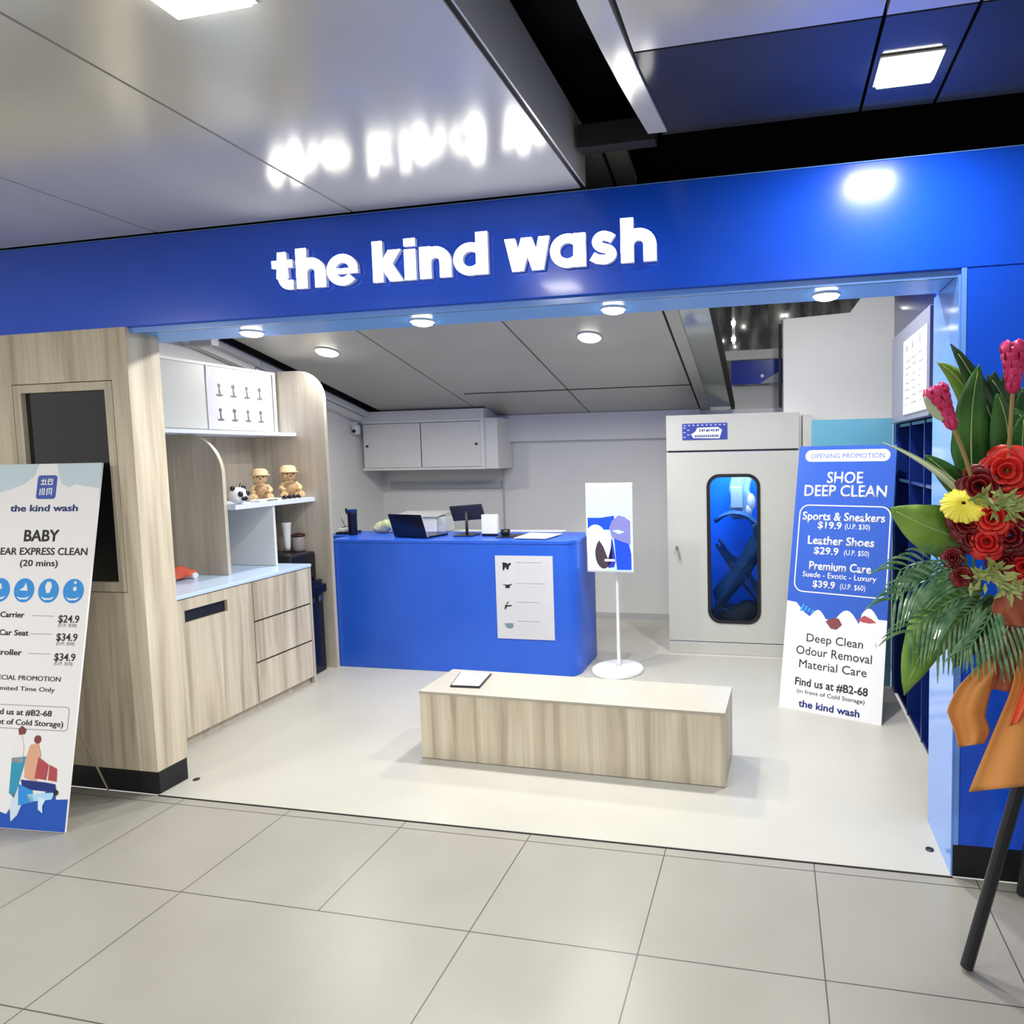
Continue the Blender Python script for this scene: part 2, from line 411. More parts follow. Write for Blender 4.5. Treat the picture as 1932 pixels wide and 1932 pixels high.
# what shows over the booth: glass strip beside the slope, then the mall beyond
struct('window_1', MB().prism([(.35, cz(.35) + .01), (3.5, cz(3.5) + .01), (3.5, cz(3.5) + .016), (.35, cz(.35) + .016)], 'x', -1.21, -1.02), mat('side glass', (.42, .45, .43), .12, metal=.6))
struct('trim_11', MB().prism([(.35, cz(.35) - .01), (3.52, cz(3.52) - .01), (3.52, cz(3.52) + .04), (.35, cz(.35) + .04)], 'x', -1.02, -.985), SEAM)
struct('wall_beyond', MB().box((-1.4, 3.62, 1.98), (.6, 3.7, 2.20)), GREYW)
struct('wall_beyond_top', MB().box((-3.0, 5.2, 1.5), (2.2, 5.3, 4.2)), noise_mat('dim mall beyond', (.05, .055, .06), (.26, .26, .24), 2.6, .3, vec=(3, 1, .9), lo=.42, hi=.62))
struct('trim_12', MB().box((-1.4, 3.56, 2.425), (-.5, 3.62, 2.51)), GREYW)
struct('trim_13', MB().box((-.60, 3.0, 1.95), (-.575, 3.05, 2.62)), SEAM)
# corridor ceiling panels
H = 2.62
cxs = [-8, -6.32, -5.32, -4.33, -3.33, -2.352, -1.362]
for i in range(6):
    struct('ceiling_panel', MB().box((cxs[i] + .005, -8, H), (cxs[i + 1] - .005, -.012, H + .03)), METAL)
struct('ceiling_edge', MB().box((-1.352, -8, H + .004), (-1.346, -.012, 2.84)), METAL)
struct('trim_14', MB().box((-1.368, -8, H + .006), (-1.352, -.012, H + .03)), SEAM)
struct('ceiling_void', MB().box((-8, -8, 3.0), (3.5, 1.0, 3.05)).box((-8, .31, 2.60), (3.5, .36, 3.0)).box((-8, -8, H + .04), (-1.4, -.02, H + .06)), BLACK)
for a, b in ((-1.02, -.365), (-.355, -.135), (-.125, 3.5)):
    struct('ceiling_dark', MB().box((a, -.640, 2.71), (b, -.16, 2.74)), METALDK)
    struct('ceiling_pale', MB().box((a, -8, 2.71), (b, -.648, 2.74)), METAL)  # lighter metal stands in for the bright floor mirrored in the same dark panels
# curved pale strip along the dark ceiling
cs = []
for t in range(13):
    y = -2.2 + t * (2.0 / 12)
    cs.append((y, 0.0 if y < -.9 else 0.05 * ((y + .9) / .75) ** 1.5))
mb = MB(); mb.rings([[(-1.11 + c, y, 2.70), (-1.035 + c * .8, y, 2.70), (-1.035 + c * .8, y, 2.75), (-1.11 + c, y, 2.75)] for y, c in cs])
struct('trim_15', mb, METAL, smooth=False)
struct('trim_16', MB().box((-1.33, -.16, 2.70), (-1.05, -.10, 2.78)), PLGREY)
struct('wall_mall_behind', MB().box((-8, -8.05, 0), (3.5, -8, 3.0)), PLGREY)

# ================================================================ LAMPS
def downlight(x, y, z, r, power, label, group, tilt=0., emit=LAMP, spread=2.6):
    t = thing('downlight', label, 'ceiling light', (x, y, z), group)
    M = Matrix.Translation((x, y, z)) @ Matrix.Rotation(-tilt, 4, 'X')
    def lat(prof):
        mb = MB(); n = 28
        mb.rings([[M @ Vector((q * math.cos(2 * PI * i / n), q * math.sin(2 * PI * i / n), h)) for i in range(n)] for q, h in prof]); return mb
    build('trim_ring', lat([(r * 1.18, 0), (r * 1.16, -.007), (r, -.006), (r, -.001)]), WHITE, t)
    build('diffuser', lat([(r, -.004), (r * .97, -.016), (r * .6, -.022), (.001, -.024)]), emit, t, smooth=True)
    p = M @ Vector((0, 0, -.04))
    area_light('lamp_light', p, power, r * 1.8, parent=t, rot=(-tilt, 0, 0), spread=spread)
    return t
PLACE = ['leftmost of the four', 'second of four from the left', 'third of four from the left', 'rightmost of the four by the jamb']
for x, pl in zip((-3.053, -2.172, -1.298, -.44), PLACE):
    downlight(x, .195, 2.205, .045, 2.2, 'round downlight in the blue soffit, ' + pl, 'downlights in the blue soffit')
sl = math.atan(.234)
downlight(-3.86, 1.807, cz(1.807) - .002, .07, 15, 'round bright light in the sloping ceiling above the shelf unit', 'lights in the sloping ceiling', sl, spread=PI)
downlight(-1.858, 1.809, cz(1.809) - .002, .07, 17, 'round bright light in the sloping ceiling above the standing screen', 'lights in the sloping ceiling', sl, spread=PI)
for x, z, pw in ((-2.6, cz(.95), 24), (-1.75, cz(.95), 28), (-.45, 3.0, 40)):  # unseen lamps, added to brighten the back walls
    downlight(x, .95, z - .002, .07, pw, 'unseen added round light behind the blue fascia, ' + {-2.6: 'over the worktop end', -1.75: 'over the middle of the bench', -.45: 'over the right board'}[x], 'unseen lights added behind the fascia', sl if z < 3 else 0, spread=PI)
def panel_light(x0, x1, y0, y1, z, power, label, name='panel_light', group=None):
    t = thing(name, label, 'ceiling light', ((x0 + x1) / 2, (y0 + y1) / 2, z), group)
    build('frame', MB().box((x0 - .008, y0 - .008, z - .006), (x1 + .008, y1 + .008, z)), WHITE, t, bevel=.002)
    build('diffuser', MB().box((x0, y0, z - .018), (x1, y1, z - .006)), LAMPB, t, bevel=.01)
    area_light('lamp_light', ((x0 + x1) / 2, (y0 + y1) / 2, z - .03), power, x1 - x0, parent=t, shape='RECTANGLE', sy=y1 - y0)
    return t
panel_light(-1.97, -1.77, -1.40, -1.18, H, 7, 'bright square light panel in the grey metal ceiling')
panel_light(-.335, -.175, -.46, -.32, 2.71, 11, 'bright square light in the dark glossy ceiling over the right of the shop')
for i, (x, y, z, pw) in enumerate([(-1.9, -3.9, H, 30), (-3.9, -3.3, H, 55), (-.25, -3.4, 2.71, 30), (-.25, -5.2, 2.71, 30), (-3.9, -5.2, H, 40), (-5.6, -2.6, H, 60)]):  # unseen panels, added and placed to light the shop front
    panel_light(x - .1, x + .1, y - .1, y + .1, z, pw, 'unseen square light panel added to the corridor ceiling behind the viewer', group='unseen light panels added in the corridor')

# ================================================================ SIGN
sg = thing('shop_sign', 'white illuminated lowercase letters mounted on the blue fascia over the opening', 'sign', (-1.9, 0, 2.32))
W = .35
def ribbon(mb, pts, wd, closed=False):
    pts = [Vector((p[0], p[1])) for p in pts]; L = []; n = len(pts)
    for i, p in enumerate(pts):
        if closed: d = pts[(i + 1) % n] - pts[i - 1]
        else: d = pts[min(i + 1, n - 1)] - pts[max(i - 1, 0)]
        d.normalize(); nn = Vector((-d.y, d.x)) * wd / 2
        if 0 < i < n - 1 or closed:
            a = (pts[i] - pts[i - 1]).normalized(); b = (pts[(i + 1) % n] - pts[i]).normalized()
            nn = nn / max(.5, math.sqrt((1 + a.dot(b)) / 2))
        L.append((p + nn, p - nn))
    for i in range(n if closed else n - 1):
        (a, b), (c, d) = L[i], L[(i + 1) % n]
        mb.append([a, b, d, c])
def arcp(cx, cz, r, a0, a1, n=18, rz=None):
    return [(cx + r * math.cos(math.radians(a0 + (a1 - a0) * i / n)), cz + (rz or r) * math.sin(math.radians(a0 + (a1 - a0) * i / n))) for i in range(n + 1)]
def glyph(ch):
    q = []
    RW_ = .275; r = .5 + .01 - RW_ / 2
    if ch == 't':
        ribbon(q, [(.38, 1.24), (.38, .40)] + arcp(.62, .40, .245, 180, 270, 8) + [(.76, .155)], .31); ribbon(q, [(0, .85), (.76, .85)], .25); wd = .86
    elif ch in 'hn':
        top = 1.31 if ch == 'h' else 1.0
        ribbon(q, [(W / 2, 0), (W / 2, top)], W); R = .31
        ribbon(q, [(W / 2, .30)] + arcp(W / 2 + R, .50, R, 180, 0, 16) + [(W / 2 + 2 * R, 0)], W); wd = W + 2 * R
    elif ch == 'e':
        ribbon(q, arcp(.5, .5, r, 8, 322, 30), RW_); ribbon(q, [(.1, .46), (1.0, .46)], .17); wd = 1.0
    elif ch == 'k':
        ribbon(q, [(W / 2, 0), (W / 2, 1.31)], W)
        q.append([Vector(p) for p in ((.30, .36), (.30, .62), (.56, 1.0), (1.0, 1.0), (.66, .52))]); q.append([Vector(p) for p in ((.36, .66), (.68, .58), (1.06, 0), (.60, 0), (.32, .42))]); wd = 1.04
    elif ch == 'i':
        ribbon(q, [(W / 2, 0), (W / 2, .97)], W); ribbon(q, [(W / 2, 1.07), (W / 2, 1.31)], W); wd = W
    elif ch == 'd':
        ribbon(q, arcp(.5, .5, r, 0, 360, 32)[:-1], RW_, True); ribbon(q, [(1.02 - W / 2, 0), (1.02 - W / 2, 1.31)], W); wd = 1.02
    elif ch == 'a':
        ribbon(q, arcp(.5, .5, r, 0, 360, 32)[:-1], RW_, True); ribbon(q, [(1.02 - W / 2, 0), (1.02 - W / 2, 1.0)], W); wd = 1.02
    elif ch == 'w':
        for a, b in (((.0, 1), (.22, 0)), ((.52, 1), (.22, 0)), ((.52, 1), (.84, 0)), ((1.06, 1), (.84, 0))):
            s = .33
            q.append([Vector((a[0], a[1])), Vector((a[0] + s, a[1])), Vector((b[0] + s + .02, b[1])), Vector((b[0], b[1]))])
        wd = 1.40
    elif ch == 's':
        ribbon(q, [(.70, .74), (.60, .81)] + arcp(.44, .68, .20, 70, 250, 12, .18)[1:] + arcp(.44, .31, .22, 80, -100, 12, .165)[1:] + [(.24, .18), (.10, .27)], .27); wd = .80
    return q, wd
BASE, XH = 2.323, .126
GL = [('t', -2.74, -2.628), ('h', -2.622, -2.484), ('e', -2.475, -2.333), ('k', -2.262, -2.128), ('i', -2.118, -2.068), ('n', -2.050, -1.912), ('d', -1.900, -1.753),
      ('w', -1.681, -1.494), ('a', -1.492, -1.350), ('s', -1.338, -1.228), ('h', -1.211, -1.074)]
for ch, a, b in GL:
    q, wd = glyph(ch); mb = MB()
    for pl in q:
        P = [(a + (b - a) * p.x / wd, BASE + XH * p.y) for p in pl]
        mb.mi = 0; mb.prism(P, 'y', -.024, -.0215)
        mb.mi = 1; mb.prism(P, 'y', -.0215, -.002)
    build('letter', mb, [LETTER, LETTERS], sg)
# soft light the letters give to the fascia comes from their own emission

# ================================================================ SCREEN IN THE LEFT WALL
ds = thing('display_screen', 'tall black glass screen set in the wood clad wall, behind the baby care board', 'display screen', (-3.94, .03, pz0))
fr = MB().box((px0 + .004, .0, pz0 + .004), (-4.185, .06, pz1 - .004)).box((-3.692, .0, pz0 + .004), (px1 - .004, .06, pz1 - .004)).box((-4.185, .0, 1.943), (-3.692, .06, pz1 - .004)).box((-4.185, .0, pz0 + .004), (-3.692, .06, 1.035))
build('frame', fr, WOODS, ds)
build('screen', MB().box((-4.184, .02, 1.036), (-3.693, .05, 1.942)), BGLASS, ds)
build('back_panel', MB().box((px0 + .004, .06, pz0 + .004), (px1 - .004, .16, pz1 - .004)), PLBLK, ds)

# ================================================================ BASE CABINET LEFT
FX = -3.87
cb = thing('base_cabinet', 'low pale wood cabinet with drawers along the left side of the shop', 'cabinet', (-4.2, .9, 0))
build('body', MB().box((-4.58, .18, .05), (FX - .02, 1.50, .835)), WOODS, cb)
build('plinth', MB().box((-4.55, .18, 0.004), (FX - .03, 1.49, .05)), WOODS, cb)
build('end_panel', MB().box((-4.58, 1.50, .004), (FX, 1.52, .84)), WOODS, cb)
dm = MB().box((FX - .02, .18, .055), (FX, .985, .70)).box((FX - .02, .18, .70), (FX, .50, .77)).box((FX - .02, .79, .70), (FX, .985, .77)).box((FX - .02, .18, .77), (FX, .985, .835))
# front door with letterbox slot (slot y .50..0.79 cut out)
build('door', dm, WOOD, cb)
build('slot', MB().box((FX - .06, .50, .70), (FX - .019, .79, .77)), PLBLK, cb, label='black letterbox slot')
for z0, z1 in ((.055, .31), (.32, .575), (.585, .835)):
    dr = build('drawer', MB().box((FX - .02, .99, z0), (FX, 1.495, z1)), WOOD, cb)
    if z1 < .8: build('finger_groove', MB().box((FX - .015, .99, z1 + .0005), (FX - .001, 1.495, z1 + .0095)), GROOVE, dr)
wt = setp(build('worktop', MB().box((-4.59, .18, .84), (-3.862, 1.52, .862)), WHITEB, bevel=.003), 'glossy pale blue white worktop on the low wood cabinet', 'worktop')

# ================================================================ SHELF UNIT
su = thing('shelf_unit', 'tall pale wood shelf unit with rounded end panels on the left wall', 'shelf unit', (-4.3, 1.5, .862))
def round_panel(x0, x1, z0, z1, r, n=12):
    return [(x0, z0), (x1, z0)] + [(x1 - r + r * math.cos(PI / 2 * i / n), z1 - r + r * math.sin(PI / 2 * i / n)) for i in range(n + 1)] + [(x0, z1)]
build('end_panel', MB().prism(round_panel(-4.59, -3.925, .004, 2.262, .22), 'y', 1.82, 1.852), WOODS, su)
build('side_panel', MB().prism(round_panel(-4.55, -4.10, .864, 1.775, .26), 'y', 1.05, 1.075), WOODS, su)
build('back_panel', MB().box((-4.59, .2, .864), (-4.57, 1.82, 1.775)), WOODS, su)
build('divider', MB().box((-4.57, 1.415, .864), (-4.06, 1.435, 1.285)), WHITE, su)
build('shelf', MB().box((-4.57, 1.076, 1.285), (-4.04, 1.819, 1.315)), SHELFW, su, label='pale blue middle shelf')
build('shelf', MB().box((-4.59, .2, 1.776), (-4.17, 1.819, 1.80)), SHELFW, su, label='pale blue upper shelf')
# white light box cabinet on the upper shelf
bx = thing('wall_cupboard', 'white cupboard with flat sliding panels standing on the upper shelf', 'cupboard', (-4.45, 1.1, 1.80))
CUPW = mat('cupboard white', (.50, .51, .49), .4)
build('body', MB().box((-4.58, .35, 1.801), (-4.33, 1.80, 2.25)), CUPW, bx)
build('sliding_panel', MB().box((-4.33, .62, 1.815), (-4.318, 1.19, 2.235)), CUPW, bx)
build('rim', MB().box((-4.33, .60, 2.235), (-4.308, 1.80, 2.252)).box((-4.33, 1.775, 1.801), (-4.308, 1.80, 2.235)).box((-4.33, .60, 1.801), (-4.308, .62, 2.235)), WALLW, bx)
po = thing('icon_poster', 'white poster with eight small grey drawings on the cupboard above the shelves', 'poster', (-4.315, 1.48, 1.812))
build('sheet', MB().box((-4.318, 1.19, 1.813), (-4.313, 1.765, 2.233)), mat('poster paper', (.50, .50, .55), .5), po)
def yz(mb, pts, a=-4.3145, b=-4.3118): mb.prism(pts, 'x', a, b); return mb
for k in range(4):
    cy = 1.29 + k * .118
    for zc, st in ((2.08, 0), (1.915, 1)):
        mb = MB()
        yz(mb, circ(cy, zc + .03, .013 + .003 * (k % 2), 10))
        yz(mb, [(cy - .006, zc + .026), (cy + .004, zc + .026), (cy + .012, zc - .036), (cy - .004, zc - .036)], b=-4.3119)
        yz(mb, [(cy - .030, zc - .03), (cy + .032, zc - .028), (cy + .018, zc - .042), (cy - .018, zc - .042)], b=-4.3117)
        build('drawing', mb, mat('ink', (.10, .10, .12), .5), po)
for pts in ([(1.193, 2.15), (1.22, 2.16), (1.24, 2.228), (1.193, 2.228)], [(1.193, 1.82), (1.215, 1.82), (1.205, 1.90), (1.193, 1.91)], [(1.76, 2.15), (1.73, 2.18), (1.71, 2.228), (1.76, 2.228)]):
    build('corner_mark', yz(MB(), pts), LILAC, po)

# socket and conduit in the lower left cell
sk = thing('wall_socket', 'small white wall socket in the lower left shelf cell', 'socket', (-4.56, 1.2, .98))
build('plate', MB().box((-4.568, 1.50 - .33, .97), (-4.545, 1.27, 1.06)), WPLAST, sk, bevel=.003)
build('conduit', MB().box((-4.568, 1.19, 1.06), (-4.555, 1.215, 1.28)), WPLAST, sk)
# ducts above
tr = thing('cable_trunking', 'white boxed trunking along the top of the left wall behind the shelf unit', 'trunking', (-4.5, 1.6, 2.3))
def duct(x0, x1, ya, yb, dz, hh):
    return MB().prism([(ya, cz(ya) + dz), (yb, cz(yb) + dz), (yb, cz(yb) + dz + hh), (ya, cz(ya) + dz + hh)], 'x', x0, x1)
build('trunking_run', duct(-4.53, -4.475, 1.87, 3.3, -.06, .04), WALLW, tr)
build('trunking_run', duct(-4.595, -4.53, 1.87, 3.2, -.12, .055), WALLW, tr)
tr2 = thing('ceiling_box', 'white boxed duct ends just above the white cupboard by the ceiling gap', 'trunking', (-4.5, 1.3, 2.3))
build('trunking_run', duct(-4.53, -4.475, 1.35, 1.86, -.06, .04), WALLW, tr2)
build('trunking_run', duct(-4.595, -4.53, 1.2, 1.86, -.105, .05), WALLW, tr2)
build('trunking_box', MB().box((-4.59, 1.0, 2.43), (-4.25, 1.06, 2.50)), WALLW, tr2)
build('trunking_box', MB().box((-4.59, 1.30, 2.385), (-4.36, 1.36, 2.44)), WALLW, tr2)

# ================================================================ THINGS ON THE SHELVES
def bear(x, y, z, s, rz, label, hat):
    t = thing('teddy_bear', label, 'soft toy', (x, y, z), rot=(0, 0, rz))
    b = MB()
    b.ell((0, 0, .075 * s), (.062 * s, .055 * s, .075 * s)).ell((0, -.008 * s, .185 * s), (.056 * s, .05 * s, .05 * s))
    b.ell((0, -.052 * s, .172 * s), (.024 * s, .022 * s, .018 * s))
    for k in (-1, 1):
        b.ell((k * .045 * s, .005 * s, .232 * s), (.02 * s, .012 * s, .02 * s), 10, 6)
        b.tube([(k * .045 * s, -.01 * s, .12 * s), (k * .072 * s, -.045 * s, .085 * s), (k * .05 * s, -.075 * s, .065 * s)], [.022 * s, .02 * s, .021 * s])
        b.tube([(k * .035 * s, -.02 * s, .03 * s), (k * .058 * s, -.08 * s, .026 * s), (k * .066 * s, -.115 * s, .034 * s)], [.03 * s, .026 * s, .03 * s])
    body = build('body', b, PLUSH, t, remesh=.006 * s)
    e = MB()
    for k in (-1, 1): e.ell((k * .022 * s, -.055 * s, .196 * s), .006 * s, 8, 6)
    e.ell((0, -.073 * s, .18 * s), (.008 * s, .005 * s, .006 * s), 8, 6)
    build('face', e, PLBLK, t)
    if hat:
        build('hat', MB().lathe([(.075 * s, 0), (.078 * s, .006 * s), (.056 * s, .014 * s), (.05 * s, .05 * s), (.03 * s, .058 * s), (.001, .06 * s)], (0, -.002, .207 * s)), mat('straw hat', (.62, .45, .26), .8), t, smooth=True)
    build('shirt', MB().lathe([(.06 * s, 0), (.068 * s, .03 * s), (.06 * s, .075 * s), (.035 * s, .095 * s)], (0, 0, .035 * s)), PLUSHP if not hat else PLUSHD, t, smooth=True)
    return t
bear(-4.24, 1.52, 1.3155, .85, .75, 'tan teddy bear slumped on the middle shelf, left of the pair', True)
bear(-4.17, 1.715, 1.3155, .92, .95, 'tan teddy bear sitting against the rounded end panel, right of the pair', True)
pt = thing('panda_plush', 'round black and white panda toy at the left of the middle shelf', 'soft toy', (-4.10, 1.17, 1.3155))
build('body', MB().ell((-4.10, 1.17, 1.372), (.055, .062, .055)), WHITE, pt, smooth=True)
pm = MB()
for dy, dz in ((-.03, .012), (.026, .016)): pm.ell((-4.055, 1.17 + dy, 1.37 + dz), (.014, .017, .02), 10, 8)
pm.ell((-4.048, 1.165, 1.352), (.010, .026, .016), 10, 8)
for dy in (-.045, .045): pm.ell((-4.10, 1.17 + dy, 1.42), (.012, .018, .018), 10, 8)
build('patches', pm, PLBLK, pt, smooth=True, label='black eye and ear patches')
build('tag_loop', MB().tube([(-4.10, 1.18, 1.42), (-4.10, 1.185, 1.44), (-4.098, 1.19, 1.452)], .0025, 6), PLBLK, pt)
tb = thing('toy_tray', 'flat cream tray of a toy set in front of the left teddy bear', 'toy', (-4.10, 1.40, 1.3155))
build('tray', MB().box((-4.135, 1.30, 1.3155), (-4.055, 1.50, 1.333)), WHITE, tb, bevel=.003)
build('label_strip', MB().box((-4.0555, 1.36, 1.319), (-4.0543, 1.46, 1.330)), mat('grey green label', (.22, .25, .18), .5), tb)
for k, (dy, lb) in enumerate(((1.55, 'leftmost, beside the cream tray'), (1.60, 'second in the row'), (1.645, 'third in the row'), (1.70, 'rightmost, below the right bear'))):
    c = thing('toy_shoe', 'tiny black toy shoe on the middle shelf, ' + lb, 'toy', (-4.07, dy, 1.3155), 'tiny black toy shoes on the middle shelf')
    build('upper', MB().ell((-4.07, dy, 1.333), (.022, .017 if k < 3 else .024, .015), 12, 8), PLBLK, c, smooth=True)
    build('sole', MB().box((-4.092, dy - .015, 1.3155), (-4.047, dy + .015, 1.321)), WHITE, c, bevel=.002)
# toy car on the worktop
tc = thing('toy_car', 'orange red toy car with white wheels on the worktop', 'toy car', (-4.28, .85, .862))
prof = [(.73, .875), (.735, .91), (.77, .925), (.80, .95), (.87, .955), (.91, .925), (.955, .915), (.965, .88)]
build('body', MB().prism(prof, 'x', -4.34, -4.24), CAR, tc, bevel=.012)
build('windscreen', MB().prism([(.875, .951), (.905, .928), (.90, .926), (.87, .947)], 'x', -4.33, -4.25), PLBLK, tc)
for yy in (.77, .93):
    for xx in (-4.345, -4.235):
        n = 16; wh = MB(); wh.rings([[(xx + h, yy + .02 * math.cos(2 * PI * i / n), .882 + .02 * math.sin(2 * PI * i / n)) for i in range(n)] for h in (-.008, .008)])
        build('wheel', wh, WPLAST, tc)
# water dispenser
wd = thing('water_dispenser', 'black floor standing water dispenser between the wood cabinet and the end panel', 'water dispenser', (-4.12, 1.66, .004))
build('body', MB().prism([(-4.40, 1.535), (-4.02, 1.535), (-3.985, 1.56), (-3.975, 1.65), (-3.985, 1.78), (-4.02, 1.805), (-4.40, 1.805)], 'z', .006, .70), PLNAVY, wd, bevel=.006)
build('tap_head', MB().box((-4.40, 1.535, .70), (-4.04, 1.80, .91)), PLBLK, wd, bevel=.02)
build('tap_shelf', MB().box((-4.06, 1.54, .60), (-3.96, 1.80, .665)), PLNAVY, wd, bevel=.01)
build('tap', MB().box((-3.975, 1.70, .55), (-3.955, 1.73, .585)), STEEL, wd, bevel=.003)
build('tap', MB().box((-3.975, 1.62, .55), (-3.955, 1.65, .585)), PLGREY, wd, bevel=.003)
cp = setp(build('paper_cup_stack', MB().lathe([(.018, 0), (.022, .03), (.026, .12), (.033, .20), (.036, .205), (.033, .208)], (-4.2, 1.70, .925), 20), WHITE, smooth=True), 'white stack of tapered paper cups standing on the water dispenser', 'cup')
cn = thing('canister', 'clear canister with a dark brown lid on the water dispenser', 'canister', (-4.10, 1.765, .915))
build('jar', MB().lathe([(.042, 0), (.044, .02), (.044, .105), (.040, .11)], (-4.16, 1.77, .912), 24), mat('smoky plastic', (.30, .26, .26), .2), cn, smooth=True)
build('lid', MB().lathe([(.047, 0), (.049, .006), (.046, .016), (.02, .024), (.001, .025)], (-4.16, 1.77, 1.023), 24), mat('dark brown lid', (.05, .012, .012), .3), cn, smooth=True)

# ================================================================ COUNTER
ct = thing('service_counter', 'bright blue service counter with a rounded right corner', 'counter', (-3.0, 2.1, .004))
def cout(o=0., z=0):
    r = .13; X1, Y0, Y1 = -2.02 + o, 1.86 - o, 2.38
    pts = [(-3.945, Y1), (-3.945, Y0)]
    pts += [(X1 - r + r * math.cos(math.radians(-90 + 90 * i / 10)), Y0 + r + r * math.sin(math.radians(-90 + 90 * i / 10))) for i in range(11)]
    return pts + [(X1, Y1)]
build('front', MB().prism(cout(), 'z', .006, .965), BLUEC, ct)
build('top', MB().prism(cout(.004), 'z', .966, .99), BLUEC, ct, bevel=.003)
pc = thing('service_poster', 'white sheet with four small drawings taped to the blue counter front', 'poster', (-2.4, 1.858, .27))
PW0, PW1, PZ0, PZ1 = -2.618, -2.182, .275, .882
build('sheet', MB().box((PW0, 1.855, PZ0), (PW1, 1.8585, PZ1)), PAPER, pc)
u = lambda a: PW0 + a * (PW1 - PW0)
v = lambda b: PZ1 - b * (PZ1 - PZ0)
mb = MB()
for a, b, y in ((.36, .82, .075), (.36, .87, .325), (.36, .76, .55), (.36, .76, .78)): mb.box((u(a), 1.854, v(y) - .0022), (u(b), 1.855, v(y)))
build('rule', mb, PRINTG, pc)
mb = MB()
for s0 in (.12, .37, .60, .83):
    for k in range(4 if s0 < .8 else 5): mb.box((u(.36), 1.8545, v(s0 + k * .03) - .0022), (u(.88 - .04 * (k % 2)), 1.855, v(s0 + k * .03)))
build('small_print', mb, mat('faint grey print', (.62, .62, .65), .6), pc)
mb = MB()
def pf(mb, pts, y0=1.854, y1=1.855): mb.prism([(u(a), v(b)) for a, b in pts], 'y', y0, y1)
pf(mb, [(.13, .08), (.2, .085), (.22, .10), (.27, .08), (.28, .10), (.24, .13), (.23, .17), (.2, .16), (.18, .13), (.15, .18), (.13, .17)]); build('drawing', mb, PRINTK, pc); mb = MB()
pf(mb, [(.13, .34), (.17, .348), (.24, .345), (.29, .335), (.29, .342), (.245, .36), (.245, .385), (.17, .39), (.17, .358), (.13, .347)]); build('drawing', mb, PRINTK, pc); mb = MB()
pf(mb, [(.15, .60), (.21, .545), (.22, .555), (.17, .595), (.26, .59), (.27, .605), (.19, .61), (.15, .65), (.14, .645)]); build('drawing', mb, PRINTK, pc)
mb = MB(); pf(mb, [(.13, .815), (.28, .81), (.29, .85), (.25, .875), (.17, .87)])
build('drawing', mb, mat('printed grey teal', (.16, .28, .30), .5), pc)

# things on the counter
CT = .99
tm = thing('tumbler', 'tall dark navy tumbler at the left end of the counter', 'tumbler', (-3.96, 2.15, CT))
build('cup', MB().lathe([(.032, 0), (.034, .01), (.036, .17), (.037, .18)], (-3.965 + .02, 2.12, CT + .001), 24), PLNAVY, tm, smooth=True)
build('lid', MB().lathe([(.038, 0), (.038, .022), (.03, .026)], (-3.945, 2.12, CT + .18), 24), mat('navy lid', (.012, .03, .14), .3), tm)
build('handle', MB().tube([(-3.975, 2.10, CT + .17), (-3.985, 2.10, CT + .2), (-3.98, 2.10, CT + .215)], .007), PLNAVY, tm)
ck = thing('clip_tray', 'small black tray with wire and cards at the counter end by the wood panel', 'tray', (-4.07, 2.2, CT))
build('tray', MB().box((-4.12, 2.14, CT - .02 + .021), (-3.99, 2.30, CT + .018)), PLBLK, ck, bevel=.004)
build('card', MB().box((-4.11, 2.16, CT + .02), (-4.05, 2.26, CT + .045)), WHITE, ck, bevel=.003)
build('wire', MB().tube([(-4.10, 2.2, CT + .05), (-4.05, 2.19, CT + .062), (-4.0, 2.18, CT + .045)], .003, 6).tube([(-4.14, 2.25, CT + .12), (-4.10, 2.22, CT + .09), (-4.07, 2.2, CT + .05)], .0025, 6), PLBLK, ck)
# counter extends left under the tray
build('return', MB().box((-4.18, 2.06, .006), (-3.946, 2.38, .99)), BLUEC, ct)
bg = thing('produce_bag', 'pale plastic bag with olive green contents on the counter', 'bag', (-3.74, 2.26, CT))
b = MB(); b.ell((-3.76, 2.25, CT + .05), (.075, .05, .05)).ell((-3.72, 2.24, CT + .07), (.05, .045, .045)).ell((-3.79, 2.24, CT + .04), (.05, .04, .038))
build('contents', b, OLIVE, bg, remesh=.008)
b = MB(); b.ell((-3.64, 2.25, CT + .055), (.055, .045, .052))
build('wrapper', b, mat('cloudy plastic', (.72, .74, .70), .25), bg, smooth=True)
pr = thing('printer', 'white box printer with a raised clear lid behind the laptop', 'printer', (-3.46, 2.36, CT))
build('body', MB().box((-3.68, 2.30, CT + .001), (-3.32, 2.50, CT + .125)), WALLW, pr, bevel=.008)
build('lid', MB().prism([(2.29, CT + .125), (2.52, CT + .15), (2.52, CT + .158), (2.29, CT + .133)], 'x', -3.70, -3.30), GREYW, pr)
build('side_tray', MB().box((-3.318, 2.32, CT + .001), (-3.25, 2.48, CT + .12)), mat('frosted grey', (.58, .6, .58), .3), pr, bevel=.004)
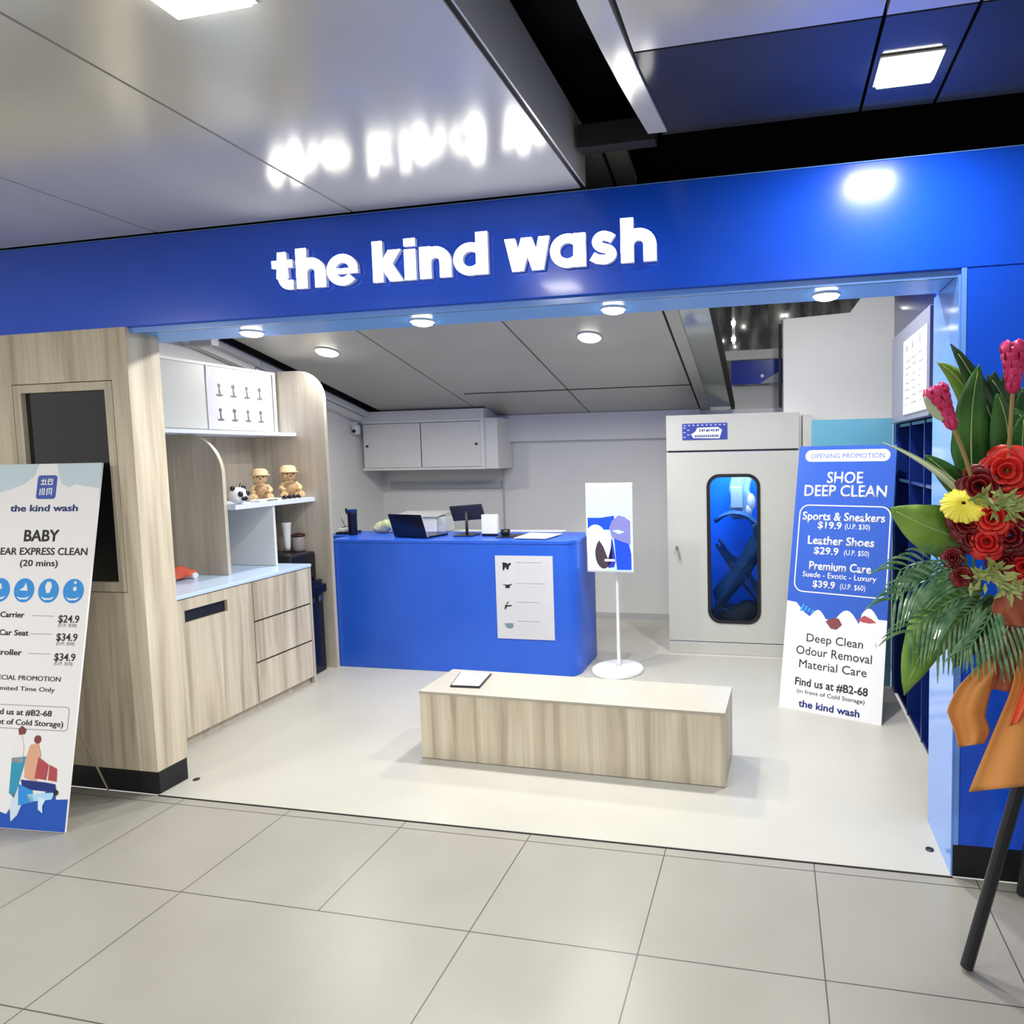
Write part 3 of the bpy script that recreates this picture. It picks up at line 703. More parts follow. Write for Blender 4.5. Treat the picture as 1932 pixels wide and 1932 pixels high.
# counter continues in depth under the printer
build('rear_shelf', MB().box((-3.945, 2.382, .90), (-2.3, 2.56, .985)), WHITE, ct)
lp = thing('laptop', 'dark navy laptop open with its back to the customers', 'laptop', (-3.36, 2.05, CT))
M = Matrix.Translation((-3.36, 2.02, CT + .012)) @ Matrix.Rotation(math.radians(24), 4, 'X')
M = Matrix.Translation((-3.34, 2.00, CT + .013)) @ Matrix.Rotation(math.radians(-14 + 0), 4, 'Z')
build('base', MB().box((-.16, -.03, -.012), (.16, .20, .002), M), PLNAVY, lp, bevel=.003)
M2 = M @ Matrix.Rotation(math.radians(22), 4, 'X')
sc_ = build('screen_lid', MB().box((-.165, -.035, .0), (.165, -.028, .19), M @ Matrix.Rotation(math.radians(18), 4, 'X')), PLNAVY, lp, bevel=.003)
build('screen_edge', MB().box((.158, -.027, .004), (.166, -.024, .188), M @ Matrix.Rotation(math.radians(18), 4, 'X')), WHITE, sc_)
po_ = thing('pos_tablet', 'charcoal tablet terminal on a slim stand seen from behind', 'tablet', (-2.97, 2.13, CT))
build('base_plate', MB().box((-3.05, 2.06, CT + .001), (-2.89, 2.20, CT + .01)), PLNAVY, po_, bevel=.004)
build('stand_post', MB().tube([(-2.965, 2.13, CT + .01), (-2.965, 2.13, CT + .10), (-2.975, 2.15, CT + .18)], .011, 12), PLGREY, po_, smooth=True)
M = Matrix.Translation((-2.97, 2.16, CT + .175)) @ Matrix.Rotation(math.radians(-4), 4, 'Y') @ Matrix.Rotation(math.radians(22), 4, 'X')
build('tablet_body', MB().box((-.135, -.006, -.065), (.135, .006, .065), M), PLGREY, po_, bevel=.005)
nb = setp(build('white_box', MB().box((-2.825, 2.09, CT + .018), (-2.70, 2.13, CT + .165)), WHITE, bevel=.004), 'small upright white box beside the tablet stand', 'box')
build('foot', MB().box((-2.82, 2.085, CT + .001), (-2.71, 2.135, CT + .018)), PLNAVY, nb)
bo = setp(build('bowl', MB().lathe([(.022, 0), (.034, .012), (.038, .045), (.035, .045), (.03, .014), (.001, .008)], (-2.655, 2.14, CT + .001), 24), PLBLK, smooth=True), 'small black cup on the counter right of the white box', 'cup')
cbd = setp(build('clipboard', MB().prism([(-2.66, 2.20), (-2.50, 2.22), (-2.52, 2.02), (-2.67, 1.99)], 'z', CT + .001, CT + .006), PLBLK), 'black clipboard lying partly under the paper on the counter', 'clipboard')
setp(build('paper_sheet', MB().prism([(-2.50, 1.93), (-2.25, 1.915), (-2.215, 2.20), (-2.50, 2.25)], 'z', CT + .0065, CT + .011), PAPER), 'white paper sheet lying on the right of the blue counter', 'paper')

# ================================================================ WALL CABINET AND CAMERA
wc = thing('wall_cabinet', 'white wall cabinet with two sliding doors above the counter', 'wall cabinet', (-3.9, 3.38, 1.48))
build('body', MB().box((-4.56, 3.215, 1.48), (-3.165, 3.545, 1.955)).box((-4.56, 3.20, 1.955), (-3.29, 3.545, 2.045)), WALLW, wc)
build('rim', MB().box((-4.56, 3.19, 1.478), (-3.29, 3.215, 1.50)).box((-4.56, 3.19, 1.93), (-3.29, 3.215, 1.955)).box((-3.325, 3.19, 1.50), (-3.29, 3.215, 1.93)), WHITE, wc, bevel=.003)
for a, b, kx in ((-4.55, -3.945, -4.51), (-3.935, -3.33, -3.37)):
    d = build('door', MB().box((a, 3.20, 1.505), (b, 3.213, 1.925)), WALLW, wc)
    build('lock', MB().lathe([(.012, 0), (.012, .012)], (0, 0, 0)).bm and MB().tube([(kx, 3.20, 1.715), (kx, 3.185, 1.715)], .011, 12), PLGREY, d)
build('door_gap', MB().box((-3.9449, 3.206, 1.505), (-3.9351, 3.214, 1.925)).box((-4.55, 3.206, 1.9251), (-3.33, 3.214, 1.9295)), SEAM, wc)
sc2 = thing('security_camera', 'small white security camera high on the left wall corner', 'security camera', (-4.56, 3.12, 1.88))
build('mount', MB().tube([(-4.598, 3.10, 1.93), (-4.55, 3.10, 1.93)], .022, 16), WPLAST, sc2)
build('housing', MB().box((-4.585, 3.07, 1.83), (-4.525, 3.13, 1.92)), WPLAST, sc2, bevel=.015)
build('lens', MB().tube([(-4.555, 3.071, 1.86), (-4.555, 3.06, 1.86)], .017, 16), PLBLK, sc2)

# ================================================================ STANDING SCREEN
tv = thing('standing_screen', 'white framed portrait screen on a thin white floor stand beside the counter', 'screen', (-1.775, 2.06, .004))
build('base', MB().lathe([(.19, 0), (.192, .004), (.19, .018), (.18, .026), (.02, .03), (.001, .03)], (-1.775, 2.06, .006), 48), WPLAST, tv, smooth=False)
build('base_rim', MB().lathe([(.188, 0), (.19, .003)], (-1.775, 2.06, .0045), 48), PLBLK, tv)
build('pole', MB().tube([(-1.775, 2.10, .03), (-1.775, 2.10, .06), (-1.775, 2.10, .80), (-1.775, 2.10, 1.0)], [.024, .013, .011, .011], 16), WPLAST, tv, smooth=True)
sx0, sx1, sz0, sz1 = -1.985, -1.637, .738, 1.388
ft = build('screen_frame', MB().box((sx0, 2.045, sz0), (sx1, 2.085, sz1)), WPLAST, tv, bevel=.006)
def smat(n, c, e=.75): return mat(n, c, .3, emit=e, ecol=c)
S_SKY = smat('screen sky blue', (.36, .66, .95)); S_PALE = smat('screen pale mint', (.55, .85, .93)); S_BLUE = smat('screen cobalt', (.01, .05, .80)); S_WH = smat('screen white', (.85, .88, .98))
S_DK = smat('screen dark brown', (.05, .035, .05), .4); S_PUR = smat('screen slate violet', (.16, .16, .38), .6); S_NV = smat('screen navy', (.02, .03, .30), .6)
su_ = lambda a: sx0 + .014 + a * (sx1 - sx0 - .028)
sv_ = lambda b: sz1 - .014 - b * (sz1 - sz0 - .028)
scr = build('display', MB().box((sx0 + .014, 2.042, sz0 + .014), (sx1 - .014, 2.045, sz1 - .014)), S_SKY, tv)
def shp(pts, m, k, name='picture_shape'):
    build(name, MB().prism([(su_(a), sv_(b)) for a, b in pts], 'y', 2.042 - .0004 * (k + 1), 2.042 - .0004 * k), m, scr)
shp([(0, .38), (.3, .38), (.62, .355), (.62, .52), (0, .52)], S_BLUE, 0)
shp([(0, .52)] + [(.18 + .24 * math.cos(math.radians(a)), .62 - .16 * math.sin(math.radians(a))) for a in range(170, -1, -15)] + [(.45, 1), (0, 1)], S_PALE, 1)
shp([(.10 + 0, .98), (.04, .62), (.10, .62), (.18, 1)], S_WH, 2)
shp([(.60 + 0, .57), (.80, .60), (.95, .68), (1, .8), (1, .99), (.66, .99)], S_BLUE, 1)
shp([(.28 + .20 * math.cos(math.radians(a)) + .08, .80 + .18 * math.sin(math.radians(a))) for a in range(0, 360, 20)], S_DK, 3)
shp([(.26, .64), (.4, .56), (.55, .60), (.52, .75), (.46, .86), (.36, .72)], S_WH, 4)
shp([(.50, .66), (.57, .62), (.64, .88), (.6, .96), (.46, .97)], S_NV, 3)
shp([(.50, .50), (.56, .42), (.72, .35), (.86, .37), (.99, .42), (.99, .69), (.80, .66), (.56, .61)], S_PUR, 5)
shp([(.57, .53), (.70, .52), (.86, .545), (.72, .57)], S_SKY, 6)
shp([(.33, .06), (.37, .06), (.40, .19), (.31, .19)], S_WH, 2)
shp([(.38, .865), (.62, .865), (.62, .89), (.38, .89)], S_WH, 7)

# ================================================================ DRYING BOOTH
BX0, BX1, BY0, BY1, BH = -1.465, -.455, 2.55, 3.25, 1.885
bo_ = thing('cleaning_booth', 'tall white steel booth with a rounded window in its door', 'booth', ((BX0 + BX1) / 2, 2.9, .004))
build('side_wall', MB().box((BX0, BY0 + .02, .10), (BX0 + .02, BY1, 1.60)), WALLB, bo_)
build('side_wall', MB().box((BX1 - .02, BY0 + .02, .10), (BX1, BY1, 1.60)), WALLB, bo_)
build('back_wall', MB().box((BX0 + .02, BY1 - .02, .10), (BX1 - .02, BY1, 1.60)), mat('blue lining', (.015, .16, .70), .3), bo_)
build('hood', MB().box((BX0, BY0, 1.61), (BX1, BY1, BH)), WALLB, bo_, bevel=.004)
build('hood_gap', MB().box((BX0 + .01, BY0 + .012, 1.598), (BX1 - .01, BY1, 1.612)), PLGREY, bo_)
build('plinth', MB().box((BX0, BY0, .005), (BX1, BY1, .098)), WALLB, bo_, bevel=.002)
wx0, wx1, wz0, wz1 = -1.155, -.745, .255, 1.425
dr = build('door', holed_plate([(BX0, .106), (BX1, .106), (BX1, 1.596), (BX0, 1.596)], rrect(wx0 + .012, wz0 + .012, wx1 - .012, wz1 - .012, .085), BY0, BY0 + .02), WALLB, bo_)
build('window_gasket', holed_plate(rrect(wx0, wz0, wx1, wz1, .10), rrect(wx0 + .026, wz0 + .026, wx1 - .026, wz1 - .026, .078), BY0 - .006, BY0 + .022), RUBBER, dr)
build('window_glass', MB().prism(rrect(wx0 + .02, wz0 + .02, wx1 - .02, wz1 - .02, .08), 'y', BY0 + .008, BY0 + .012), GLASSBL, dr)
build('key', MB().tube([(-1.392, BY0, .85), (-1.392, BY0 - .02, .85)], .010, 12).box((-1.40, BY0 - .035, .835), (-1.385, BY0 - .02, .865)).tube([(-1.385, BY0 - .028, .84), (-1.372, BY0 - .022, .78), (-1.368, BY0 - .02, .75)], .005, 6), STEEL, dr)
build('left_lining', MB().box((BX0 + .021, BY0 + .03, .10), (BX0 + .026, BY1 - .03, 1.595)).box((BX1 - .026, BY0 + .03, .10), (BX1 - .021, BY1 - .03, 1.595)), mat('cyan lining', (.02, .30, .75), .3), bo_)
bs = thing('booth_label', 'small blue label with white panel on the booth hood', 'label', (-1.16, BY0 - .002, 1.69))
build('plate', MB().box((-1.337, BY0 - .004, 1.692), (-.990, BY0 - .0005, 1.818)), mat('label blue', (.035, .06, .33), .4), bs)
build('white_area', MB().prism([(-1.25, 1.705), (-1.05, 1.70), (-1.03, 1.765), (-1.06, 1.787), (-1.22, 1.785), (-1.235, 1.755), (-1.27, 1.735)], 'y', BY0 - .0052, BY0 - .004), PRINTW, bs)
mb = MB()
for k in range(9):
    x = -1.205 + k * .018
    mb.box((x, BY0 - .006, 1.752 + .002 * (k % 3)), (x + .008 + .005 * (k % 2), BY0 - .0052, 1.774 - .003 * (k % 2)))
for k in range(13):
    x = -1.24 + k * .0145
    mb.box((x, BY0 - .006, 1.71), (x + .009, BY0 - .0052, 1.728 + .002 * (k % 2)))
build('print_marks', mb, PRINTDB, bs)
mb = MB()
for k in range(10): mb.box((-1.325 + k * .034, BY0 - .0052, 1.80), (-1.31 + k * .034, BY0 - .004, 1.808))
for k in range(5): mb.box((-1.33 + (k % 2) * .03, BY0 - .0052, 1.71 + k * .018), (-1.31 + (k % 2) * .03, BY0 - .004, 1.716 + k * .018))
build('print_marks', mb, LILAC, bs)
il = area_light('booth_fill_light', (-.96, 2.9, 1.58), 14, .35, (.55, .78, 1.0), parent=bo_)  # fill lamp added without a fixture to light the booth inside
# stroller inside the booth
stt = thing('stroller', 'navy folding stroller standing inside the booth behind its window', 'stroller', (-.95, 2.9, .10))
NVY = noise_mat('navy canvas', (.008, .04, .11), (.02, .08, .18), 14, .7, bump=.3)
def yzpl(pts, x0, x1): return MB().prism(pts, 'x', x0, x1)
cano = MB(); R = []
for i in range(9):
    a = math.radians(10 + i * 16)
    R.append([(-.76 - .0 + .0 - .30 * (1 - abs(j - 5) ** 2 / 60) * 0 + -.20 + .20 * math.cos(a) + .02 * math.sin(j), 2.70 + .28 * j / 10, .90 + .20 * math.sin(a)) for j in range(11)])
cano.grid(R); build('canopy', cano, NVY, stt, solid=.012, smooth=True)
seat = MB().grid([[(-1.08 + .045 * i + .01 * math.sin(j), 2.68 + .035 * j, .80 - .05 * i + .03 * abs(j - 4) / 4 - .02 * math.sin(i * 1.3)) for j in range(9)] for i in range(8)])
build('seat', seat, NVY, stt, solid=.02, smooth=True)
build('back_cloth', MB().grid([[(-.80 - .02 * math.sin(j * .8) + .02 * i, 2.66 + .04 * j, 1.02 - .07 * i) for j in range(8)] for i in range(9)]), NVY, stt, solid=.015, smooth=True)
build('frame', MB().tube([(-1.10, 2.70, .86), (-.95, 2.70, .62), (-.78, 2.72, .40), (-.70, 2.74, .18)], .011, 10).tube([(-.68, 2.70, 1.05), (-.86, 2.70, .72), (-1.02, 2.70, .45), (-1.12, 2.72, .19)], .011, 10).tube([(-1.10, 2.98, .86), (-.78, 2.98, .40), (-.70, 2.98, .18)], .011, 10), PLGREY, stt, smooth=True)
for xx in (-1.12, -.71):
    for yy in (2.70, 2.98):
        n = 24; wh = MB(); wh.rings([[(xx + .085 * math.cos(2 * PI * i / n), yy + h, .188 + .085 * math.sin(2 * PI * i / n)) for i in range(n)] for h in (-.018, .018)])
        build('wheel', wh, RUBBER, stt, bevel=.006)
build('cover_cloth', MB().grid([[(-.74 - .047 * i - .012 * math.sin(j * 1.1 + i), 2.665 + .012 * math.sin(i * 1.5 + j * .7) + .01 * abs(j - 4), 1.02 - .068 * i - .03 * j + .012 * math.sin(j * 2.1)) for j in range(9)] for i in range(9)]), NVY, stt, solid=.01, smooth=True)
b = MB(); b.ell((-.93, 2.78, .24), (.20, .11, .12)).ell((-.85, 2.76, .30), (.12, .08, .10))
build('storage_bag', b, mat('black canvas', (.008, .010, .016), .6), stt, remesh=.012)
build('basket', MB().grid([[(-1.10 + .05 * i, 2.70 + .04 * j, .36 - .06 * math.sin(PI * i / 8) - .02 * math.sin(j)) for j in range(8)] for i in range(9)]), NVY, stt, solid=.012, smooth=True)
struct('wall_booth_inner', MB().box((BX0 + .021, BY0 + .03, .098), (BX1 - .021, BY1 - .021, .104)), PLBLK)
# bundle hanging in the booth
bh = thing('plastic_garment_bag', 'creased clear plastic cover with a pale pink toy hanging inside the booth', 'bag', (-.93, 2.75, .92))
build('cover', MB().grid([[(-1.01 + .02 * j + .012 * math.sin(i * 1.7), 3.08 + .018 * math.sin(j * 1.9 + i), 1.42 - .05 * i) for j in range(10)] for i in range(9)]), mat('creased plastic', (.40, .52, .72), .15, metal=.3), bh, solid=.003, smooth=True)
b = MB(); b.ell((-.83, 3.06, 1.17), (.035, .03, .07)).ell((-.85, 3.06, 1.10), (.03, .025, .05))
build('toy', b, mat('pale pink cloth', (.70, .50, .52), .8), bh, smooth=True)
b = MB().box((-1.0, 3.02, 1.12), (-.90, 3.06, 1.30)); build('carton', b, mat('grey carton', (.45, .40, .40), .6), bh, bevel=.006)

# teal glass panel + things above the booth
setp(build('teal_glass_panel', MB().box((-.395, 2.02, .005), (.118, 2.032, 1.795)), TEAL), 'teal tinted glass panel behind the shoe cleaning board', 'glass panel')
bn = thing('blue_banner', 'dark blue banner strip with a white dot seen over the top of the booth', 'banner', (-.9, 3.56, 2.2))
build('panel', MB().box((-1.02, 3.575, 2.205), (-.5, 3.60, 2.42)), mat('banner blue', (.01, .03, .30), .25, coat=.4), bn)
build('print_dot', MB().prism(circ(-.74, 2.275, .016, 16), 'y', 3.573, 3.575), PRINTW, bn)
build('print_stripe', MB().prism([(-.76, 2.207), (-.66, 2.27), (-.58, 2.31), (-.58, 2.207)], 'y', 3.573, 3.575), mat('grey photo print', (.32, .33, .36), .4), bn)
struct('ceiling_beyond', MB().box((-3, 3.7, 3.6), (2.2, 5.3, 3.65)), BLACK)
fxr = thing('hanging_light_track', 'thin hanging track with small bright lamps beyond the glass', 'ceiling light', (-1.0, 4.2, 2.6))
build('rod', MB().box((-1.045, 4.2, 2.66), (-1.015, 4.22, 3.61)), mat('grey metal rod', (.3, .3, .3), .4), fxr)
for z in (2.70, 2.86): build('lamp', MB().box((-1.05, 4.17, z), (-1.01, 4.20, z + .035)), LAMP, fxr)
for x, z, w_ in ((-1.22, 2.80, .018), (-1.08, 2.73, .014), (-.98, 2.95, .014), (-.55, 3.05, .07)):
    setp(build('distant_lamp', MB().box((x, 5.17, z + .06), (x + w_, 5.201, z + .06 + .022)), LAMP), 'tiny bright lamp in the dim mall seen over the booth', 'ceiling light', 'tiny lamps far beyond the glass')

# ================================================================ RIGHT WALL: MENU SCREEN AND CUBBIES
mn = thing('menu_screen', 'bright white menu screen in a grey surround on the navy right wall', 'screen', (.11, 1.3, 1.75))
build('surround', MB().box((.085, .86, 1.752), (.1195, 1.86, 2.275)), mat('grey bezel', (.20, .22, .30), .3), mn, bevel=.004)
build('display', MB().box((.080, .885, 1.785), (.0855, 1.47, 2.195)), mat('white screen', (.52, .53, .55), .3, emit=.16, ecol=(.93, .95, .97)), mn)
mb = MB()
rnd = random.Random(3)
for c in range(3):
    for k in range(9):
        y0 = 1.40 - c * .17 + rnd.uniform(-.02, .01); z = 2.16 - k * .04 + rnd.uniform(-.006, .006)
        if k == 1: continue
        mb.box((.079, y0 - rnd.uniform(.03, .13 if k else .04), z - (.004 if k else .03)), (.0801, y0, z))
build('menu_lines', mb, PRINTG, mn)
lk = thing('cubby_shelves', 'navy open cubby shelving built into the right wall below the menu screen', 'shelving', (.3, 1.3, .004))
build('back_panel', MB().box((.46, .402, .01), (.49, 1.9, 1.745)), NAVY, lk)
for y in (.41, .78, 1.15, 1.52, 1.885): build('upright', MB().box((.128, y - .009, .01), (.46, y + .009, 1.745)), NAVYL, lk)
for z in (.012, .47, .93, 1.39, 1.727):
    build('shelf', MB().box((.132, .402, z), (.459, 1.898, z + .018)), NAVY, lk)
struct('wall_right_end', MB().box((.12, 1.90, 0), (.5, 2.0, 1.75)), NAVYL)

# ================================================================ BENCH
bn_ = thing('bench', 'long low box bench clad in pale woodgrain in the middle of the shop', 'bench', (-1.675, .70, .004), rot=(0, 0, -.033))
build('front_panel', MB().box((-.805, -.17, .004), (.805, -.155, .352)), WOOD, bn_)
build('back_panel', MB().box((-.805, .165, .004), (.805, .18, .352)), WOOD, bn_)
build('side_panel', MB().box((.79, -.155, .004), (.805, .165, .352)), WOOD, bn_)
build('side_panel', MB().box((-.805, -.155, .004), (-.79, .165, .352)), WOOD, bn_)
build('top', MB().box((-.807, -.172, .352), (.807, .182, .366)), noise_mat('cream laminate top', (.40, .38, .32), (.43, .41, .35), 4, .35), bn_, bevel=.002)
tbz = thing('tablet', 'white tablet with a black rim lying on the left end of the bench', 'tablet', (-2.28, .74, .375))
O4 = [(-2.345, .628), (-2.178, .634), (-2.205, .842), (-2.392, .84)]
build('case', MB().prism(O4, 'z', .372, .380), PLBLK, tbz)
cx_, cy_ = sum(p[0] for p in O4) / 4, sum(p[1] for p in O4) / 4
build('glass', MB().prism([(cx_ + (p[0] - cx_) * .93, cy_ + (p[1] - cy_) * .94) for p in O4], 'z', .380, .382), PAPER, tbz)
for x, y, lb in ((-3.50, .157, 'left'), (-.045, .157, 'right')):
    setp(build('floor_bolt', MB().lathe([(.016, 0), (.016, .003), (.010, .005)], (x, y, .0042), 16), PLBLK), 'small round black floor bolt at the %s edge of the white floor' % lb, 'floor bolt')

# ================================================================ PROMOTION BOARDS
def cloud(mb, pts, y): mb.prism(pts, 'y', y, y + .0006)
def board(name, label, loc, yaw, lean, w_, h_, face):
    t = thing(name, label, 'sign board', loc, rot=(-lean, 0, yaw))
    t.rotation_mode = 'XYZ'
    build('board', MB().box((0, 0, 0), (w_, .008, h_)), [face], t)
    return t
def strut(t, w_, h_, lean, xs=(.5,), m=None, zt=.9):
    # rear props from the back of the board down to the floor (local frame leans by `lean`)
    for f in xs:
        p0 = Vector((w_ * f, .010, zt))
        R = Matrix.Rotation(-lean, 3, 'X'); Wp = R @ p0
        foot = Vector((p0.x, Wp.y + .16, .004 if True else 0)); L = R.transposed() @ foot
        build('leg', MB().tube([p0, L], .004, 8), m or STEEL, t)
RW, RH = .611, 1.675
rb = board('shoe_clean_board', 'tall blue and white shoe cleaning price board leaning by the right wall', (-.62, 1.553, .004), -.341, .264, RW, RH, PRINTW)
Yf = -.0006
mb = MB(); cb_pts = [(0, RH), (0, .66)]
# blue field with cloud shaped lower edge
def scallop(x0, x1, zc, r, n=8): return [(x0 + (x1 - x0) * i / n, zc + r * math.sin(PI * i / n)) for i in range(n + 1)]
cb_pts += [(.06, .655), (.11, .60), (.15, .575)] + scallop(.15, .25, .57, .05)[1:] + [(.27, .565), (.30, .545)] + scallop(.30, .45, .56, .075)[1:] + scallop(.45, .56, .60, .06)[1:] + [(.611, .60), (.611, RH)]
mb.prism(cb_pts, 'y', Yf, 0); build('blue_field', mb, PRINTB, rb)
build('pill', MB().prism(rrect(.045, 1.57, .575, 1.648, .038), 'y', Yf - .0008, Yf), PRINTW, rb)
text_obj(rb, 'OPENING PROMOTION', .312, 1.592, 1.625, .46, PRINTB, Yf - .0014)
T = lambda s, cx, z0, z1, wdt, m, b=0.: text_obj(rb, s, cx, z0, z1, wdt, m, -.0016, b * .8)
T('SHOE', .31, 1.428, 1.505, .225, PRINTW, .02); T('DEEP CLEAN', .312, 1.342, 1.418, .512, PRINTW, .02)
build('outline', holed_plate(rrect(.034, .722, .60, 1.285, .06), rrect(.041, .729, .593, 1.278, .054), Yf - .001, Yf), PRINTW, rb)
T('Sports & Sneakers', .313, 1.185, 1.24, .51, PRINTW, .03)
T('$19.9', .235, 1.132, 1.178, .15, PRINTW, .03); T('(U.P. $30)', .405, 1.137, 1.17, .15, PRINTW)
T('Leather Shoes', .308, 1.03, 1.085, .41, PRINTW, .03)
T('$29.9', .225, .968, 1.014, .155, PRINTW, .03); T('(U.P. $50)', .41, .973, 1.006, .15, PRINTW)
T('Premium Care', .314, .868, .922, .38, PRINTW, .03); T('Suede - Exotic - Luxury', .312, .82, .855, .45, PRINTW, .015)
T('$39.9', .225, .758, .802, .14, PRINTW, .03); T('(U.P. $60)', .40, .762, .796, .15, PRINTW)
T('Deep Clean', .312, .42, .472, .34, PRINTK); T('Odour Removal', .31, .338, .392, .455, PRINTK); T('Material Care', .31, .258, .31, .405, PRINTK)
T('Find us at #B2-68', .308, .15, .198, .435, PRINTK, .02); T('(in front of Cold Storage)', .308, .104, .128, .405, PRINTK)
T('the kind wash', .304, .024, .066, .365, PRINTDB, .03)
mb = MB(); mb.prism([(.25, .555), (.285, .515), (.32, .512), (.352, .545), (.33, .58), (.295, .582)], 'y', -.0012, 0); build('shoe_drawing', mb, PRINTBRN, rb, label='maroon shoe drawing')
mb = MB(); mb.prism([(.44, .585), (.47, .575), (.51, .572), (.55, .58), (.52, .60), (.48, .615)], 'y', -.0012, 0); build('shoe_drawing', mb, PRINTRED, rb, label='brick red shoe drawing')
mb = MB()
for k in range(4): mb.prism([(.085 + k * .024, .60 - .004 * k), (.10 + k * .024, .605), (.115 + k * .02, .65 - .01 * k), (.10 + k * .02, .645 - .01 * k)], 'y', -.0012, 0)
build('brush_drawing', mb, PRINTAZ, rb, label='blue swirl drawing')
build('sparkle', MB().prism([(.545, .45), (.552, .445), (.555, .43), (.558, .445), (.565, .45), (.558, .455), (.555, .47), (.552, .455)], 'y', -.0012, 0), mat('pale gold print', (.62, .58, .42), .5), rb)
strut(rb, RW, RH, .264, (.25, .75), PLGREY, .55)
build('rear_flap', MB().box((RW - .004, .009, .0), (RW, .011, .5)), WHITE, rb)

LW, LH = .611, 1.628
lb_ = board('baby_gear_board', 'tall white baby gear price board standing at the left edge', (-4.279, -.37, .003), .048, .184, LW, LH, PRINTW)
T = lambda s, cx, z0, z1, wdt, m, b=0., left=False: text_obj(lb_, s, cx, z0, z1, wdt, m, -.0016, b, left=left)
mb = MB(); mb.prism([(0, LH), (0, 1.50), (.04, 1.475), (.08, 1.50), (.13, 1.51), (.2, 1.535), (.25, 1.57), (.27, LH)], 'y', Yf, 0)
mb.prism([(.37, LH), (.385, 1.57), (.41, 1.53), (.45, 1.515), (.48, 1.53), (.53, 1.52), (.611, 1.51), (.611, LH)], 'y', Yf, 0)
build('sky_print', mb, PRINTSKY, lb_)
build('logo_badge', MB().prism(rrect(.272, 1.462, .378, 1.573, .014), 'y', -.0012, 0), mat('logo blue', (.02, .07, .40), .4), lb_)
mb = MB()
for a, b, c, d in ((.292, 1.528, .322, 1.534), (.292, 1.545, .320, 1.55), (.300, 1.528, .306, 1.556), (.315, 1.53, .32, 1.556), (.328, 1.528, .358, 1.533), (.328, 1.543, .356, 1.548), (.330, 1.53, .335, 1.557), (.352, 1.533, .357, 1.557), (.336, 1.552, .35, 1.557),
                   (.290, 1.480, .296, 1.510), (.302, 1.480, .307, 1.514), (.312, 1.480, .318, 1.512), (.328, 1.480, .334, 1.512), (.338, 1.508, .354, 1.513), (.340, 1.484, .345, 1.508), (.352, 1.480, .358, 1.513)):
    mb.box((a, -.002, b), (c, -.0012, d))
build('logo_strokes', mb, PRINTW, lb_)
T('the kind wash', .322, 1.405, 1.436, .37, PRINTDB, .02)
T('BABY', .327, 1.266, 1.32, .19, PRINTK, .02); T('GEAR EXPRESS CLEAN', .327, 1.203, 1.237, .51, PRINTK, .012); T('(20 mins)', .328, 1.151, 1.181, .205, PRINTK, .01)
for k, cx in enumerate((.131, .264, .396, .529)):
    ic = build('round_icon', MB().prism(circ(cx, 1.04, .055, 28), 'y', -.0012, 0), PRINTAZ, lb_)
    mb = MB(); yy0, yy1 = -.0022, -.0012
    if k == 0: mb.prism([(cx - .01, 1.045), (cx + .012, 1.045), (cx + .006, 1.07), (cx - .004, 1.07)], 'y', yy0, yy1)
    elif k == 1: mb.prism([(cx - .025, 1.04), (cx + .02, 1.038), (cx + .015, 1.06), (cx + .006, 1.075), (cx, 1.055)], 'y', yy0, yy1)
    elif k == 2: mb.prism([(cx - .01, 1.03), (cx + .008, 1.03), (cx + .018, 1.06), (cx + .01, 1.08), (cx - .01, 1.08), (cx - .018, 1.06)], 'y', yy0, yy1)
    else: mb.prism(circ(cx + .008, 1.05, .010, 12), 'y', yy0, yy1); mb.prism(circ(cx + .008, 1.078, .007, 10), 'y', yy0, yy1)
    mb.prism([(cx - .036, 1.012), (cx - .015, 1.006), (cx + .012, 1.006), (cx + .036, 1.014), (cx + .02, .999), (cx - .018, .998)], 'y', yy0, yy1)
    build('icon_mark', mb, PRINTW, ic)
for s, z, x0, x1, pr_ in (('Baby Carrier', .917, .055, .281, '$24.9'), ('Car Seat', .836, .155, .314, '$34.9'), ('Stroller', .748, .135, .290, '$34.9')):
    T(s, (x0 + x1) / 2, z, z + .026, x1 - x0, PRINTK, .015)
    build('rule', MB().box((.325, -.0012, z + .008), (.44, 0, z + .0105)), PRINTG, lb_)
    T(pr_, .52, z - .018, z + .016, .11, PRINTK, .01); T('(U.P. $50)', .516, z - .037, z - .022, .095, PRINTG)
T('SPECIAL PROMOTION', .325, .638, .660, .37, PRINTK); T('Limited Time Only', .325, .592, .612, .32, PRINTK)
build('outline', holed_plate(rrect(.06, .425, .573, .53, .018), rrect(.063, .428, .570, .527, .015), -.001, 0), PRINTG, lb_)
T('Find us at #B2-68', .318, .486, .512, .33, PRINTK, .012); T('(in front of Cold Storage)', .318, .443, .468, .46, PRINTK, .008)
mb = MB(); mb.prism([(.0, 0.002), (.611, .002), (.611, .140), (.55, .135), (.545, .165), (.50, .172), (.48, .15), (.44, .152), (.40, .15), (.34, .12), (.30, .06), (.24, .075), (.15, .05), (.0, .08)], 'y', Yf, 0)
build('blue_hill', mb, PRINTB, lb_)
def dp(pts, m, n='drawing', y=-.0016): build(n, MB().prism(pts, 'y', y - .0004, y), m, lb_)
dp([(.36, .06), (.40, .165), (.33, .155), (.315, .10), (.33, .03)], mat('printed ice', (.62, .72, .88), .5))
dp([(.335, .13), (.375, .31), (.30, .30), (.305, .15)], PRINTTEAL)
dp([(.30, .28), (.36, .28), (.355, .36), (.34, .40), (.315, .40), (.30, .34)], mat('printed cloth white', (.78, .78, .80), .5))
dp([(.325, .40), (.355, .405), (.36, .425), (.335, .44), (.318, .425)], PRINTBRN)
